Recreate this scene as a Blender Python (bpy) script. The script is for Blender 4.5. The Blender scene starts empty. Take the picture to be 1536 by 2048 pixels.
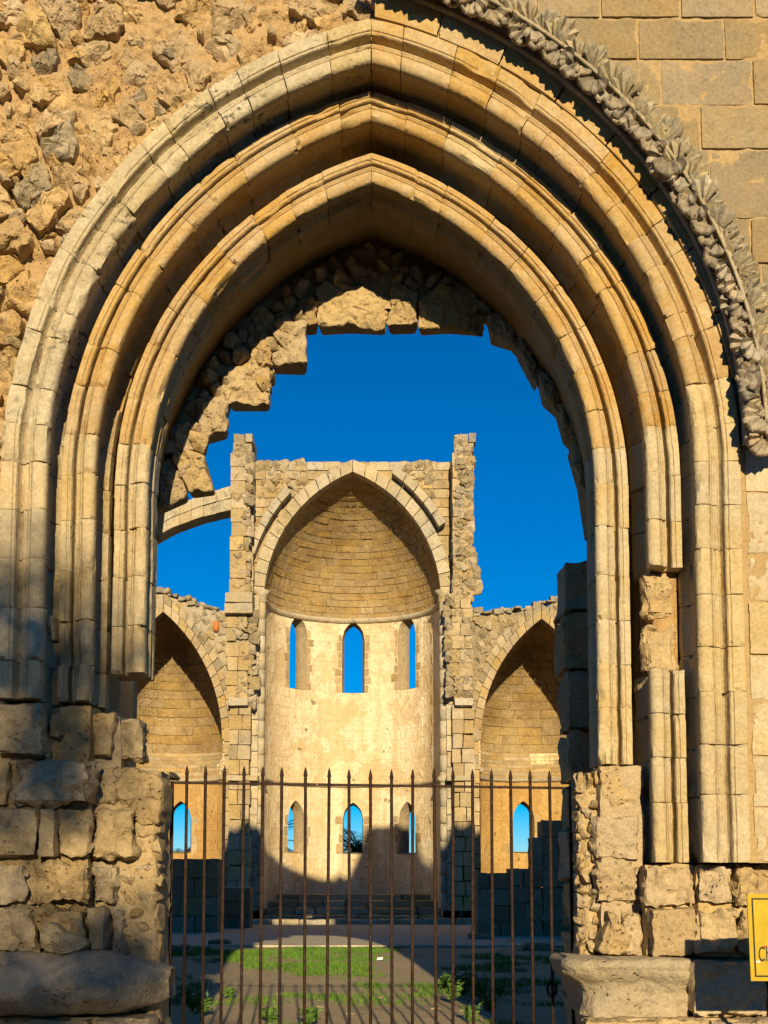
import bpy, bmesh, math, random
from mathutils import Vector, Matrix, noise
R_ = math.radians
SC = bpy.context.scene
COL = SC.collection

# ------------------------------------------------------------------ camera
FPX, PITCH, EYE, HOR = 2500.0, R_(5.0), 1.6, 1756.0
YPP = HOR - FPX * math.tan(PITCH)
cam_d = bpy.data.cameras.new('camera')
cam = bpy.data.objects.new('camera', cam_d); COL.objects.link(cam)
cam.location = (0, 0, EYE); cam.rotation_euler = (R_(90) + PITCH, 0, 0)
cam_d.sensor_fit = 'VERTICAL'; cam_d.sensor_height = 36.0; cam_d.sensor_width = 27.0
cam_d.lens = FPX / 2048.0 * 36.0
cam_d.shift_y = (YPP - 1024.0) / 2048.0
cam_d.clip_end = 5000
SC.camera = cam

# ------------------------------------------------------------------ light
SUN_EL, SUN_AZ = R_(15.5), R_(4.5)
w = bpy.data.worlds.new('World'); SC.world = w; w.use_nodes = True
nt = w.node_tree; nt.nodes.clear()
sky = nt.nodes.new('ShaderNodeTexSky'); sky.sky_type = 'NISHITA'; sky.sun_disc = False
sky.sun_elevation = SUN_EL; sky.sun_rotation = R_(180) - SUN_AZ
sky.air_density = 0.8; sky.dust_density = 0.0; sky.ozone_density = 6.0
hs = nt.nodes.new('ShaderNodeHueSaturation'); hs.inputs['Saturation'].default_value = 1.55
bg = nt.nodes.new('ShaderNodeBackground'); bg.inputs['Strength'].default_value = 0.078
wo = nt.nodes.new('ShaderNodeOutputWorld')
nt.links.new(sky.outputs[0], hs.inputs['Color']); nt.links.new(hs.outputs[0], bg.inputs[0]); nt.links.new(bg.outputs[0], wo.inputs[0])
sl = bpy.data.lights.new('sun', 'SUN'); sl.energy = 5.0; sl.angle = R_(0.5); sl.color = (1.0, 0.835, 0.53)
sun = bpy.data.objects.new('sun', sl); COL.objects.link(sun)
sdir = Vector((math.sin(SUN_AZ) * math.cos(SUN_EL), -math.cos(SUN_AZ) * math.cos(SUN_EL), math.sin(SUN_EL)))
sun.rotation_euler = sdir.to_track_quat('Z', 'Y').to_euler(); sun.location = (3, -20, 20)
SC.view_settings.view_transform = 'Standard'; SC.view_settings.look = 'None'
SC.view_settings.exposure = 0.5; SC.view_settings.gamma = 1.0
SC.render.engine = 'CYCLES'; SC.cycles.max_bounces = 4; SC.cycles.diffuse_bounces = 2
SC.cycles.use_denoising = True

# ------------------------------------------------------------------ helpers
def at(px, py, Y):
    t = (YPP - py) / FPX; s, c = math.sin(PITCH), math.cos(PITCH)
    z = Y * (t * c + s) / (c - t * s); d = Y * c + z * s
    return Vector(((px - 768) / FPX * d, Y, z + EYE))
def zat(py, Y): return at(768, py, Y).z
def xat(px, py, Y): return at(px, py, Y).x
RND = random.Random(7)
def fbm(p, o=4): return noise.fractal(p, 0.9, 2.1, o, noise_basis='PERLIN_ORIGINAL')
def link(name, me, mat, parent=None, smooth=True):
    o = bpy.data.objects.new(name, me); COL.objects.link(o)
    if mat is not None and not me.materials: me.materials.append(mat)
    if parent is not None:
        o.parent = parent
        o.matrix_parent_inverse = INV[parent.name]
    INV[o.name] = Matrix()
    return o
INV = {}
def mesh(name, V, Fc, mat, parent=None, smooth=True, sharp=0):
    me = bpy.data.meshes.new(name); me.from_pydata([tuple(v) for v in V], [], Fc)
    if smooth: me.polygons.foreach_set('use_smooth', [True] * len(me.polygons))
    me.update()
    if smooth and sharp: me.set_sharp_from_angle(angle=R_(sharp))
    return link(name, me, mat, parent)
def thing(name, label, cat, loc=(0, 0, 0), group=None):
    o = bpy.data.objects.new(name, None); COL.objects.link(o); o.location = loc
    o.empty_display_size = 0.3
    INV[o.name] = Matrix.Translation(-Vector(loc))
    return tag(o, label, cat, group)
def tag(o, label=None, cat=None, group=None, kind=None):
    if label: o['label'] = label
    if cat: o['category'] = cat
    if group: o['group'] = group
    if kind: o['kind'] = kind
    return o

# ------------------------------------------------------------------ materials
def ramp(nt, src, p0, p1, c0=(0, 0, 0, 1), c1=(1, 1, 1, 1)):
    r = nt.nodes.new('ShaderNodeValToRGB'); e = r.color_ramp.elements
    e[0].position = p0; e[1].position = p1; e[0].color = c0; e[1].color = c1
    nt.links.new(src, r.inputs[0]); return r.outputs[0]
def mixc(nt, f, a, b, mode='MIX'):
    m = nt.nodes.new('ShaderNodeMix'); m.data_type = 'RGBA'; m.blend_type = mode
    for s, v in ((m.inputs[0], f), (m.inputs[6], a), (m.inputs[7], b)):
        if hasattr(v, 'links') or isinstance(v, bpy.types.NodeSocket): nt.links.new(v, s)
        elif isinstance(v, (int, float)): s.default_value = v
        else: s.default_value = (*v[:3], 1)
    return m.outputs[2]
def math_(nt, op, a, b=None):
    m = nt.nodes.new('ShaderNodeMath'); m.operation = op
    for s, v in ((m.inputs[0], a), (m.inputs[1], b)):
        if v is None: continue
        if isinstance(v, bpy.types.NodeSocket): nt.links.new(v, s)
        else: s.default_value = v
    return m.outputs[0]
def nz(nt, co, scale, detail=5, rough=0.6, dist=0.0):
    n = nt.nodes.new('ShaderNodeTexNoise'); n.inputs['Scale'].default_value = scale
    n.inputs['Detail'].default_value = detail; n.inputs['Roughness'].default_value = rough
    n.inputs['Distortion'].default_value = dist
    nt.links.new(co, n.inputs['Vector']); return n.outputs[0]
def base_mat(name):
    m = bpy.data.materials.new(name); m.use_nodes = True; nt = m.node_tree
    b = nt.nodes['Principled BSDF']; b.inputs['Roughness'].default_value = 0.92
    b.inputs['Specular IOR Level'].default_value = 0.15
    return m, nt, b
def stone_mat(name, c1, c2, c3, scale=1.0, bump=0.6, pit=0.5, rand=0.25, patina=0.0, pcol=(.30, .28, .23), black=0.0, course=None, bdist=0.02, offs=1.0):
    m, nt, b = base_mat(name)
    tc = nt.nodes.new('ShaderNodeTexCoord'); oi = nt.nodes.new('ShaderNodeObjectInfo')
    add = nt.nodes.new('ShaderNodeVectorMath'); add.operation = 'MULTIPLY_ADD'
    nt.links.new(oi.outputs['Random'], add.inputs[0]); add.inputs[1].default_value = (3.1 * offs, 5.7 * offs, 4.3 * offs)
    nt.links.new(tc.outputs['Object'], add.inputs[2]); co = add.outputs[0]
    wco = tc.outputs['Object']
    n1 = nz(nt, co, 1.6 * scale, 3, 0.6); n2 = nz(nt, co, 8 * scale, 4, 0.68); n3 = nz(nt, co, 38 * scale, 3, 0.7)
    col = mixc(nt, ramp(nt, n1, 0.36, 0.64), c1, c2)
    col = mixc(nt, math_(nt, 'MULTIPLY', ramp(nt, n2, 0.46, 0.68), 0.75), col, c3)
    if patina > 0:
        npz = nz(nt, wco, 2.2 * scale, 4, 0.65)
        col = mixc(nt, math_(nt, 'MULTIPLY', ramp(nt, npz, 0.40, 0.60), patina), col, pcol)
    if black > 0:
        nb = nz(nt, wco, 11 * scale, 4, 0.75); nb2 = nz(nt, wco, 1.9 * scale, 1, 0.5)
        f = math_(nt, 'MULTIPLY', ramp(nt, nb, 0.52, 0.62), ramp(nt, nb2, 0.42, 0.62))
        col = mixc(nt, math_(nt, 'MULTIPLY', f, black), col, (.05, .046, .04))
    v = math_(nt, 'MULTIPLY_ADD', oi.outputs['Random'], rand); nt.nodes[-1].inputs[2].default_value = 1 - rand * 0.55
    sp = ramp(nt, n3, 0.3, 0.7, (.78, .78, .78, 1), (1.16, 1.16, 1.16, 1))
    col = mixc(nt, 1.0, col, sp, 'MULTIPLY')
    hsv = nt.nodes.new('ShaderNodeHueSaturation'); nt.links.new(col, hsv.inputs['Color']); nt.links.new(v, hsv.inputs['Value'])
    rr = nt.nodes.new('ShaderNodeMath'); rr.operation = 'FRACT'
    nt.links.new(math_(nt, 'MULTIPLY', oi.outputs['Random'], 17.3), rr.inputs[0])
    sat = math_(nt, 'MULTIPLY_ADD', rr.outputs[0], 0.2 if offs < 1 else .3); nt.nodes[-1].inputs[2].default_value = 0.9 if offs < 1 else .83
    nt.links.new(sat, hsv.inputs['Saturation'])
    nt.links.new(hsv.outputs[0], b.inputs['Base Color'])
    h = math_(nt, 'MULTIPLY', n2, 1.0)
    h = math_(nt, 'MULTIPLY_ADD', n3, 0.28); nt.links.new(n2, nt.nodes[-1].inputs[2])
    if pit > 0:
        vo = nt.nodes.new('ShaderNodeTexVoronoi'); vo.feature = 'F1'; vo.inputs['Scale'].default_value = 17 * scale
        nt.links.new(co, vo.inputs['Vector'])
        pr = ramp(nt, vo.outputs['Distance'], 0.08, 0.30)
        pm = math_(nt, 'MULTIPLY', math_(nt, 'SUBTRACT', 1.0, pr), math_(nt, 'MULTIPLY', ramp(nt, n1, 0.45, 0.62), pit))
        h = math_(nt, 'SUBTRACT', h, pm)
    if course:
        br = nt.nodes.new('ShaderNodeTexBrick'); br.inputs['Scale'].default_value = 1.0
        br.inputs['Brick Width'].default_value = course[0]; br.inputs['Row Height'].default_value = course[1]
        br.inputs['Mortar Size'].default_value = 0.016; br.inputs['Mortar Smooth'].default_value = 0.6
        sx = nt.nodes.new('ShaderNodeSeparateXYZ'); nt.links.new(wco, sx.inputs[0])
        cx = nt.nodes.new('ShaderNodeCombineXYZ')
        u = math_(nt, 'ADD', sx.outputs[0], math_(nt, 'MULTIPLY', sx.outputs[1], 0.6))
        nt.links.new(u, cx.inputs[0]); nt.links.new(sx.outputs[2], cx.inputs[1]); nt.links.new(cx.outputs[0], br.inputs['Vector'])
        msk = math_(nt, 'MULTIPLY', br.outputs['Fac'], ramp(nt, nz(nt, wco, 0.5, 4, .6), .42, .58))
        h = math_(nt, 'SUBTRACT', h, math_(nt, 'MULTIPLY', msk, 1.2))
    if course:
        mp = nt.nodes.new('ShaderNodeMapping'); mp.inputs['Scale'].default_value = (1.6, 1.6, .14); nt.links.new(wco, mp.inputs[0])
        st = ramp(nt, nz(nt, mp.outputs[0], 1.0, 4, .65), .48, .68)
        pa = ramp(nt, nz(nt, wco, .75, 5, .7), .50, .56)
        spx = nt.nodes.new('ShaderNodeSeparateXYZ'); nt.links.new(wco, spx.inputs[0])
        c_ = mixc(nt, math_(nt, 'MULTIPLY', st, .45), hsv.outputs[0], (c3[0] * .72, c3[1] * .62, c3[2] * .5))
        c_ = mixc(nt, math_(nt, 'MULTIPLY', pa, .5), c_, (c3[0] * .85, c3[1] * .80, c3[2] * .75))
        holes = ramp(nt, nz(nt, wco, 3.2, 2, .5), .70, .72)
        c_ = mixc(nt, math_(nt, 'MULTIPLY', holes, .7), c_, (.12, .075, .03))
        nt.links.new(c_, b.inputs['Base Color']); h = math_(nt, 'SUBTRACT', h, math_(nt, 'MULTIPLY', pa, .5)); h = math_(nt, 'SUBTRACT', h, holes)
    bp = nt.nodes.new('ShaderNodeBump'); bp.inputs['Strength'].default_value = bump; bp.inputs['Distance'].default_value = bdist / scale
    nt.links.new(h, bp.inputs['Height']); nt.links.new(bp.outputs[0], b.inputs['Normal'])
    return m
M = {}
M['jamb'] = stone_mat('pale_golden_limestone', (.47, .38, .235), (.45, .33, .165), (.39, .275, .13), 1.0, .55, .5, .12, .3, (.44, .375, .25), offs=.06)
M['arch'] = stone_mat('orange_golden_limestone', (.43, .29, .125), (.39, .235, .08), (.46, .345, .19), 1.0, .5, .35, .10, offs=.06)
M['patina'] = stone_mat('grey_weathered_limestone', (.49, .395, .24), (.44, .33, .17), (.38, .285, .16), 1.0, .7, .6, .12, .4, (.42, .36, .255), .9, offs=.06)
M['ashlar'] = stone_mat('buff_ashlar', (.31, .22, .11), (.27, .185, .085), (.30, .20, .088), 1.0, .8, .6, .22, .6, (.24, .19, .115), .25)
M['mortar'] = stone_mat('orange_earth_mortar', (.45, .285, .115), (.40, .235, .085), (.36, .23, .105), 1.5, 1.0, .6, .0, bdist=.05)
M['bed'] = stone_mat('sandy_joint_mortar', (.40, .27, .125), (.36, .235, .10), (.33, .23, .12), 1.5, .8, .4, .0)
M['rubble'] = stone_mat('rubble_stone', (.47, .335, .17), (.43, .28, .125), (.38, .26, .135), 1.2, 1.0, .5, .32, bdist=.035)
M['rubble_grey'] = stone_mat('grey_rubble_stone', (.33, .25, .145), (.37, .27, .14), (.25, .195, .125), 1.2, .9, .5, .35, .4, (.24, .2, .145), .3, bdist=.035)
M['eroded'] = stone_mat('eroded_limestone', (.44, .325, .175), (.39, .27, .13), (.33, .24, .13), 1.2, 1.0, .8, .25, bdist=.035)
M['base'] = stone_mat('worn_base_stone', (.42, .32, .18), (.36, .265, .14), (.30, .225, .125), 1.2, 1.0, .8, .1, .3, (.25, .21, .145), .4, bdist=.03)
M['carve'] = stone_mat('grey_carved_limestone', (.47, .375, .225), (.42, .32, .18), (.33, .26, .155), 1.3, .6, .4, .3, .35, (.30, .265, .2), .5)
M['carve_low'] = stone_mat('warm_carved_limestone', (.42, .32, .20), (.38, .27, .15), (.27, .225, .16), 1.3, .6, .4, .5, .45, (.27, .25, .21), .5)
M['far'] = stone_mat('far_golden_ashlar', (.44, .32, .165), (.37, .25, .11), (.32, .225, .11), .35, .8, .5, .3, .3, (.31, .265, .185), .3)
M['far_pale'] = stone_mat('pale_arch_ashlar', (.46, .37, .235), (.41, .31, .175), (.33, .27, .175), .35, .7, .4, .22, .4, (.36, .33, .26), .4)
M['far_rubble'] = stone_mat('far_rubble', (.42, .315, .175), (.35, .25, .125), (.26, .205, .125), .4, .9, .4, .45, .35, (.26, .235, .185), .4)
M['far_grey'] = stone_mat('lichen_rubble', (.33, .27, .175), (.38, .30, .18), (.25, .205, .145), .5, .9, .4, .5, .5, (.2, .19, .165), .5)
M['conch'] = stone_mat('brown_conch_masonry', (.24, .15, .06), (.36, .245, .105), (.18, .11, .042), .3, 1.0, .4, .14, .4, (.40, .29, .14), .3, offs=.08)
M['plaster'] = stone_mat('cream_apse_plaster', (.66, .53, .32), (.61, .455, .245), (.53, .375, .175), .22, .45, .5, .0, .5, (.70, .59, .40), 0, (.75, .38), bdist=.02)
M['plaster_orange'] = stone_mat('ochre_apse_plaster', (.47, .31, .13), (.43, .265, .10), (.39, .235, .085), .25, .5, .5, .0, .3, (.46, .33, .17), 0, (.75, .38), bdist=.02)
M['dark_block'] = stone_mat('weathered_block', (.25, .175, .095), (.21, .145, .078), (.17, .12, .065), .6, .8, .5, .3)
M['pot'] = stone_mat('terracotta', (.52, .19, .06), (.45, .15, .04), (.5, .2, .08), 2, .2, 0, 0)

def simple(name, col, rough=0.6, metal=0.0, var=0.0, vscale=20):
    m, nt, b = base_mat(name); b.inputs['Roughness'].default_value = rough; b.inputs['Metallic'].default_value = metal
    if var > 0:
        tc = nt.nodes.new('ShaderNodeTexCoord'); n = nz(nt, tc.outputs['Object'], vscale, 6, .7)
        lo = tuple(c * (1 - var) for c in col); hi = tuple(min(1, c * (1 + var)) for c in col)
        nt.links.new(mixc(nt, ramp(nt, n, .35, .65), lo, hi), b.inputs['Base Color'])
    else: b.inputs['Base Color'].default_value = (*col, 1)
    return m
M['low_bounce_road'] = simple('asphalt', (.07, .062, .05), .9, 0, .3, 8)  # dark tone chosen to keep bounced light off the portal
M['iron'] = simple('rusty_iron', (.036, .019, .012), .75, .0, .55, 30)
M['sign'] = simple('yellow_sign_paint', (.43, .285, .012), .5, 0, .14, 9)
M['black'] = simple('black_paint', (.015, .015, .015), .5)
M['white'] = simple('white_paper', (.8, .8, .78), .6)
M['red'] = simple('red_smear', (.45, .12, .05), .6)
M['bird'] = simple('dark_feathers', (.03, .028, .03), .6)
M['bark'] = simple('palm_bark', (.12, .085, .05), .9, 0, .4, 10)
M['frond'] = simple('palm_leaf', (.045, .09, .03), .5, 0, .4, 3)
M['leaf'] = simple('tree_leaf', (.05, .09, .025), .5, 0, .4, 3)
M['grass'] = simple('grass_blade', (.085, .17, .016), .6, 0, .35, 2)
M['weed'] = simple('weed_leaf', (.09, .16, .03), .6, 0, .35, 4)

# ground
def ground_mat():
    m, nt, b = base_mat('dry_earth')
    g = nt.nodes.new('ShaderNodeTexCoord').outputs['Object']
    n1 = nz(nt, g, .5, 6, .65); n2 = nz(nt, g, 5, 8, .7); n3 = nz(nt, g, 40, 6, .7)
    c = mixc(nt, ramp(nt, n1, .38, .6), (.42, .31, .17), (.34, .245, .13))
    c = mixc(nt, ramp(nt, n2, .45, .7), c, (.47, .36, .21))
    c = mixc(nt, math_(nt, 'MULTIPLY', ramp(nt, n3, .55, .7), .5), c, (.52, .43, .29))
    nt.links.new(c, b.inputs['Base Color'])
    bp = nt.nodes.new('ShaderNodeBump'); bp.inputs['Strength'].default_value = .8; bp.inputs['Distance'].default_value = .03
    nt.links.new(math_(nt, 'ADD', n2, math_(nt, 'MULTIPLY', n3, .4)), bp.inputs['Height']); nt.links.new(bp.outputs[0], b.inputs['Normal'])
    return m
M['ground'] = ground_mat()
def pave_mat():
    return stone_mat('pale_stone_paving', (.52, .43, .29), (.46, .37, .245), (.40, .33, .22), .5, .6, .3, .1)
M['pave'] = pave_mat()

# ------------------------------------------------------------------ shape builders
def rough_block(name, u, v, wv, fmap, mat, parent, step=.05, rnd=.012, amp=.006, freq=5, chip=.0, seed=None, open_back=False):
    """subdivided rounded box in (u,v,w) space, eroded by noise, mapped by fmap"""
    (u0, u1), (v0, v1), (w0, w1) = u, v, wv
    sd = RND.uniform(0, 100) if seed is None else seed
    nn = [max(1, min(40, int(round((b - a) / step)))) for a, b in (u, v)] + [max(1, min(6, int(round((w1 - w0) / (step * 1.6)))))]
    ids = {}; V = []; Fc = []
    half = [(u1 - u0) / 2, (v1 - v0) / 2, (w1 - w0) / 2]; cen = [(u0 + u1) / 2, (v0 + v1) / 2, (w0 + w1) / 2]
    r = min(rnd, half[0] * .9, half[1] * .9, half[2] * .9)
    inn = [h - r for h in half]
    def vid(i, j, k):
        key = (i, j, k)
        if key in ids: return ids[key]
        p = [(2 * a / n - 1) * h for a, n, h in zip(key, nn, half)]
        q = [max(-h, min(h, x)) for x, h in zip(p, inn)]
        d = Vector([a - b for a, b in zip(p, q)])
        e = sum(1 for a in d if abs(a) > 1e-6)
        if d.length > 1e-9: d.normalize()
        np_ = Vector((p[0] + cen[0] + sd, p[1] + cen[1] - sd, p[2] + cen[2] + sd * .37))
        a = fbm(np_ * freq, 5) * amp - abs(fbm(np_ * freq * .6 + Vector((3, 1, 2)), 4)) * amp * 1.1 + (fbm(np_ * freq * 4, 3) * amp * .45 if step < .04 else 0)
        if chip > 0:
            g = fbm(np_ * freq * .55 + Vector((9, 3, 7)), 3)
            a -= chip * max(0, g - .05) * (2.2 if e >= 2 else .8)
        o = Vector(q) + d * (r + a)
        V.append(fmap(o[0] + cen[0], o[1] + cen[1], o[2] + cen[2]))
        ids[key] = len(V) - 1; return ids[key]
    a, b, c = nn
    for i in range(a):
        for j in range(b):
            Fc.append((vid(i, j, 0), vid(i + 1, j, 0), vid(i + 1, j + 1, 0), vid(i, j + 1, 0)))
            if not open_back: Fc.append((vid(i, j, c), vid(i, j + 1, c), vid(i + 1, j + 1, c), vid(i + 1, j, c)))
    for i in range(a):
        for k in range(c):
            Fc.append((vid(i, 0, k), vid(i, 0, k + 1), vid(i + 1, 0, k + 1), vid(i + 1, 0, k)))
            Fc.append((vid(i, b, k), vid(i + 1, b, k), vid(i + 1, b, k + 1), vid(i, b, k + 1)))
    for j in range(b):
        for k in range(c):
            Fc.append((vid(0, j, k), vid(0, j + 1, k), vid(0, j + 1, k + 1), vid(0, j, k + 1)))
            Fc.append((vid(a, j, k), vid(a, j, k + 1), vid(a, j + 1, k + 1), vid(a, j + 1, k)))
    return mesh(name, V, Fc, mat, parent, True, 38)
FLAT = lambda x, z, y: (x, y, z)          # u=X, v=Z, w=Y (front = low Y)

def clip_poly(P, nx, nz_, d):
    out = []
    for i in range(len(P)):
        a, b = P[i], P[(i + 1) % len(P)]
        da = a[0] * nx + a[1] * nz_ - d; db = b[0] * nx + b[1] * nz_ - d
        if da <= 0: out.append(a)
        if (da < 0) != (db < 0) and abs(da - db) > 1e-12:
            t = da / (da - db); out.append((a[0] + (b[0] - a[0]) * t, a[1] + (b[1] - a[1]) * t))
    return out
def poly_stone(name, P, yf, thick, mat, parent, res=.04, rough=.012, gap=.01, seed=None, tilt=.12, bulge=.03, fmap=FLAT, cut=.2):
    sd = RND.uniform(0, 100) if seed is None else seed
    # chaikin corner cutting once, then resample
    Q = []
    for i in range(len(P)):
        a, b = P[i], P[(i + 1) % len(P)]
        Q.append((a[0] * (1 - cut) + b[0] * cut, a[1] * (1 - cut) + b[1] * cut)); Q.append((a[0] * cut + b[0] * (1 - cut), a[1] * cut + b[1] * (1 - cut)))
    L = [math.dist(Q[i], Q[(i + 1) % len(Q)]) for i in range(len(Q))]; per = sum(L)
    m = max(8, min(52, int(per / res)))
    pts = []; acc = 0; i = 0
    for k in range(m):
        tgt = per * k / m
        while acc + L[i] < tgt: acc += L[i]; i += 1
        t = (tgt - acc) / max(L[i], 1e-9); a, b = Q[i], Q[(i + 1) % len(Q)]
        pts.append((a[0] + (b[0] - a[0]) * t, a[1] + (b[1] - a[1]) * t))
    cx = sum(p[0] for p in pts) / m; cz = sum(p[1] for p in pts) / m
    rad = per / 6.3
    nr = max(2, min(9, int(rad / res)))
    g = max(.4, 1 - gap / rad)
    tx, tz = RND.uniform(-tilt, tilt), RND.uniform(-tilt, tilt * .4)
    rings = [(g * .96, thick), (g, bulge * 1.1), (g * .985, bulge * .55)] + [(g * (1 - .06 - .94 * k / nr), bulge * .3 * (1 - k / nr)) for k in range(nr)]
    pls = [(RND.uniform(-1, 1) * tilt * 2.2, RND.uniform(-1, 1) * tilt * 2.2, -RND.uniform(.0, .10) * rad) for _ in range(5)]
    V = []; Fc = []
    for ri, (sc, dy) in enumerate(rings):
        for (x, z) in pts:
            X = cx + (x - cx) * sc; Z = cz + (z - cz) * sc
            nv = Vector((X + sd, Z - sd, 2.3))
            if ri > 0:
                f = fbm(nv * (1.1 / max(rad, .05)) * .9, 4) * rad * .12 + fbm(nv * 14, 4) * rough - abs(fbm(nv * 5, 3)) * rough * .8
                X += fbm(nv * 7 + Vector((4, 0, 0)), 3) * rough * 1.3; Z += fbm(nv * 7 + Vector((0, 8, 0)), 3) * rough * 1.3
                fc = max([0] + [a_ * (X - cx) + b_ * (Z - cz) + c_ for a_, b_, c_ in pls])
                Y = yf + dy + f + tx * (X - cx) + tz * (Z - cz) + fc
            else: Y = yf + dy
            V.append(fmap(X, Z, Y))
    V.append(fmap(cx, cz, yf + fbm(Vector((cx + sd, cz - sd, 2.3)) * (1.1 / max(rad, .05)) * .9, 4) * rad * .16))
    for ri in range(len(rings) - 1):
        for k in range(m):
            k2 = (k + 1) % m
            Fc.append((ri * m + k, ri * m + k2, (ri + 1) * m + k2, (ri + 1) * m + k))
    l = (len(rings) - 1) * m
    for k in range(m): Fc.append((l + k, l + (k + 1) % m, len(V) - 1))
    Fc.append(tuple(reversed(range(m))))
    return mesh(name, V, Fc, mat, parent, True, 30)
def voronoi(bbox, dx, dz, region, seed, jit=.42):
    rg = random.Random(seed); x0, x1, z0, z1 = bbox
    pts = []; r = 0; z = z0
    while z < z1:
        x = x0 + (dx / 2 if r % 2 else 0)
        while x < x1:
            pts.append((x + rg.uniform(-jit, jit) * dx, z + rg.uniform(-jit, jit) * dz)); x += dx
        z += dz; r += 1
    pts = [p for p in pts if rg.random() > .12]
    cells = []
    for p in pts:
        if not region(*p): continue
        P = [(p[0] - 1.3 * dx, p[1] - 1.3 * dz), (p[0] + 1.3 * dx, p[1] - 1.3 * dz), (p[0] + 1.3 * dx, p[1] + 1.3 * dz), (p[0] - 1.3 * dx, p[1] + 1.3 * dz)]
        for q in pts:
            if q is p or abs(q[0] - p[0]) > 2.7 * dx or abs(q[1] - p[1]) > 2.7 * dz: continue
            nx, nn = q[0] - p[0], q[1] - p[1]
            P = clip_poly(P, nx, nn, nx * (p[0] + q[0]) / 2 + nn * (p[1] + q[1]) / 2)
            if len(P) < 3: break
        if len(P) >= 3: cells.append((p, P))
    return cells
def box(name, x0, x1, y0, y1, z0, z1, mat, parent=None):
    V = [(x, y, z) for x in (x0, x1) for y in (y0, y1) for z in (z0, z1)]
    Fc = [(0, 1, 3, 2), (4, 6, 7, 5), (0, 4, 5, 1), (2, 3, 7, 6), (0, 2, 6, 4), (1, 5, 7, 3)]
    return mesh(name, V, Fc, mat, parent, False)
def strip_wall(name, xs, zb, zt, y0, y1, mat, parent=None, rough=0.0):
    """solid wall between two height lines, y0 front, y1 back"""
    V = []; Fc = []
    for x, a, b in zip(xs, zb, zt):
        V += [(x, y0, a), (x, y0, b), (x, y1, b), (x, y1, a)]
    for i in range(len(xs) - 1):
        p, q = 4 * i, 4 * i + 4
        for k in range(4): Fc.append((p + k, q + k, q + (k + 1) % 4, p + (k + 1) % 4))
    Fc.append((0, 1, 2, 3)); n = 4 * (len(xs) - 1); Fc.append((n + 3, n + 2, n + 1, n))
    return mesh(name, V, Fc, mat, parent, False)
def tube(V, Fc, P, rad, n=8):
    b = len(V)
    for i, p in enumerate(P):
        p = Vector(p); r = rad[i] if isinstance(rad, (list, tuple)) else rad
        d = (Vector(P[min(i + 1, len(P) - 1)]) - Vector(P[max(i - 1, 0)])).normalized()
        a = d.orthogonal().normalized(); c = d.cross(a)
        for k in range(n):
            t = 2 * math.pi * k / n; V.append(p + a * (r * math.cos(t)) + c * (r * math.sin(t)))
    for i in range(len(P) - 1):
        for k in range(n):
            Fc.append((b + i * n + k, b + i * n + (k + 1) % n, b + (i + 1) * n + (k + 1) % n, b + (i + 1) * n + k))
    Fc.append(tuple(b + k for k in reversed(range(n)))); Fc.append(tuple(b + (len(P) - 1) * n + k for k in range(n)))

# ================================================================== PORTAL
CX, ZS, CC = -0.10, 4.70, 0.85          # axis, springing height, offset of arc centres
def ppt(side, s, q, L):
    if q <= 0: return CX + side * s, ZS + q
    r = s + CC; am = math.acos(CC / r); a = am * min(1.0, q / L)
    return CX + side * (-CC + r * math.cos(a)), ZS + r * math.sin(a)
def arclen(s): return (s + CC) * math.acos(CC / (s + CC))
def arch_z(x, s):                       # height of the pointed arch of half-span s at x
    r = s + CC; d = abs(x - CX) + CC
    return ZS + math.sqrt(max(0, r * r - d * d)) if d < r else ZS
def arch_s(x, z):                       # which half-span passes through the point
    if z <= ZS: return abs(x - CX)
    return math.hypot(abs(x - CX) + CC, z - ZS) - CC
def smooth_prof(pts, step=.02):
    out = [pts[0]]
    for a, b in zip(pts, pts[1:]):
        n = max(1, int(math.dist(a, b) / step))
        n = min(n, 8)
        out += [(a[0] + (b[0] - a[0]) * k / n, a[1] + (b[1] - a[1]) * k / n) for k in range(1, n + 1)]
    return out
# profile: u = towards outside, w = into the wall
ROLL = [(.150, .13), (.148, .05), (.145, .028), (.138, .026), (.128, .034), (.118, .026), (.113, .008), (.107, .002), (.101, .006), (.098, .014), (.094, .004), (.085, -.006), (.055, -.014), (.028, -.010), (.010, .004), (.002, .022), (.0, .05), (.0, .085)]
HOLLOW = [(.004, .10), (.036, .125), (.052, .18), (.05, .28), (.04, .36), (.01, .42), (-.012, .44), (-.016, .48)]
FILLET = [(.275, .40), (.275, .075), (.271, .062), (.262, .058), (.228, .058), (.222, .070), (.216, .070), (.212, .060), (.204, .056), (.196, .060), (.188, .075), (.184, .16), (.168, .18), (.154, .165)]
PROF = smooth_prof(FILLET + ROLL + HOLLOW)
PROF_A = smooth_prof([(.345, .48), (.345, .012), (.340, -.002), (.325, -.008), (.25, -.006), (.243, .006), (.237, .006), (.233, -.004), (.224, -.006), (.216, .004), (.212, .05), (.20, .085), (.186, .07)] + [(u * 1.13, w * (.4 if w > .1 else 1)) for u, w in ROLL] + HOLLOW)
PROF_C = smooth_prof(FILLET + ROLL + [(.004, .11), (.03, .13), (.035, .18), (.02, .22), (.0, .25), (.0, .38)])
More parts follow.
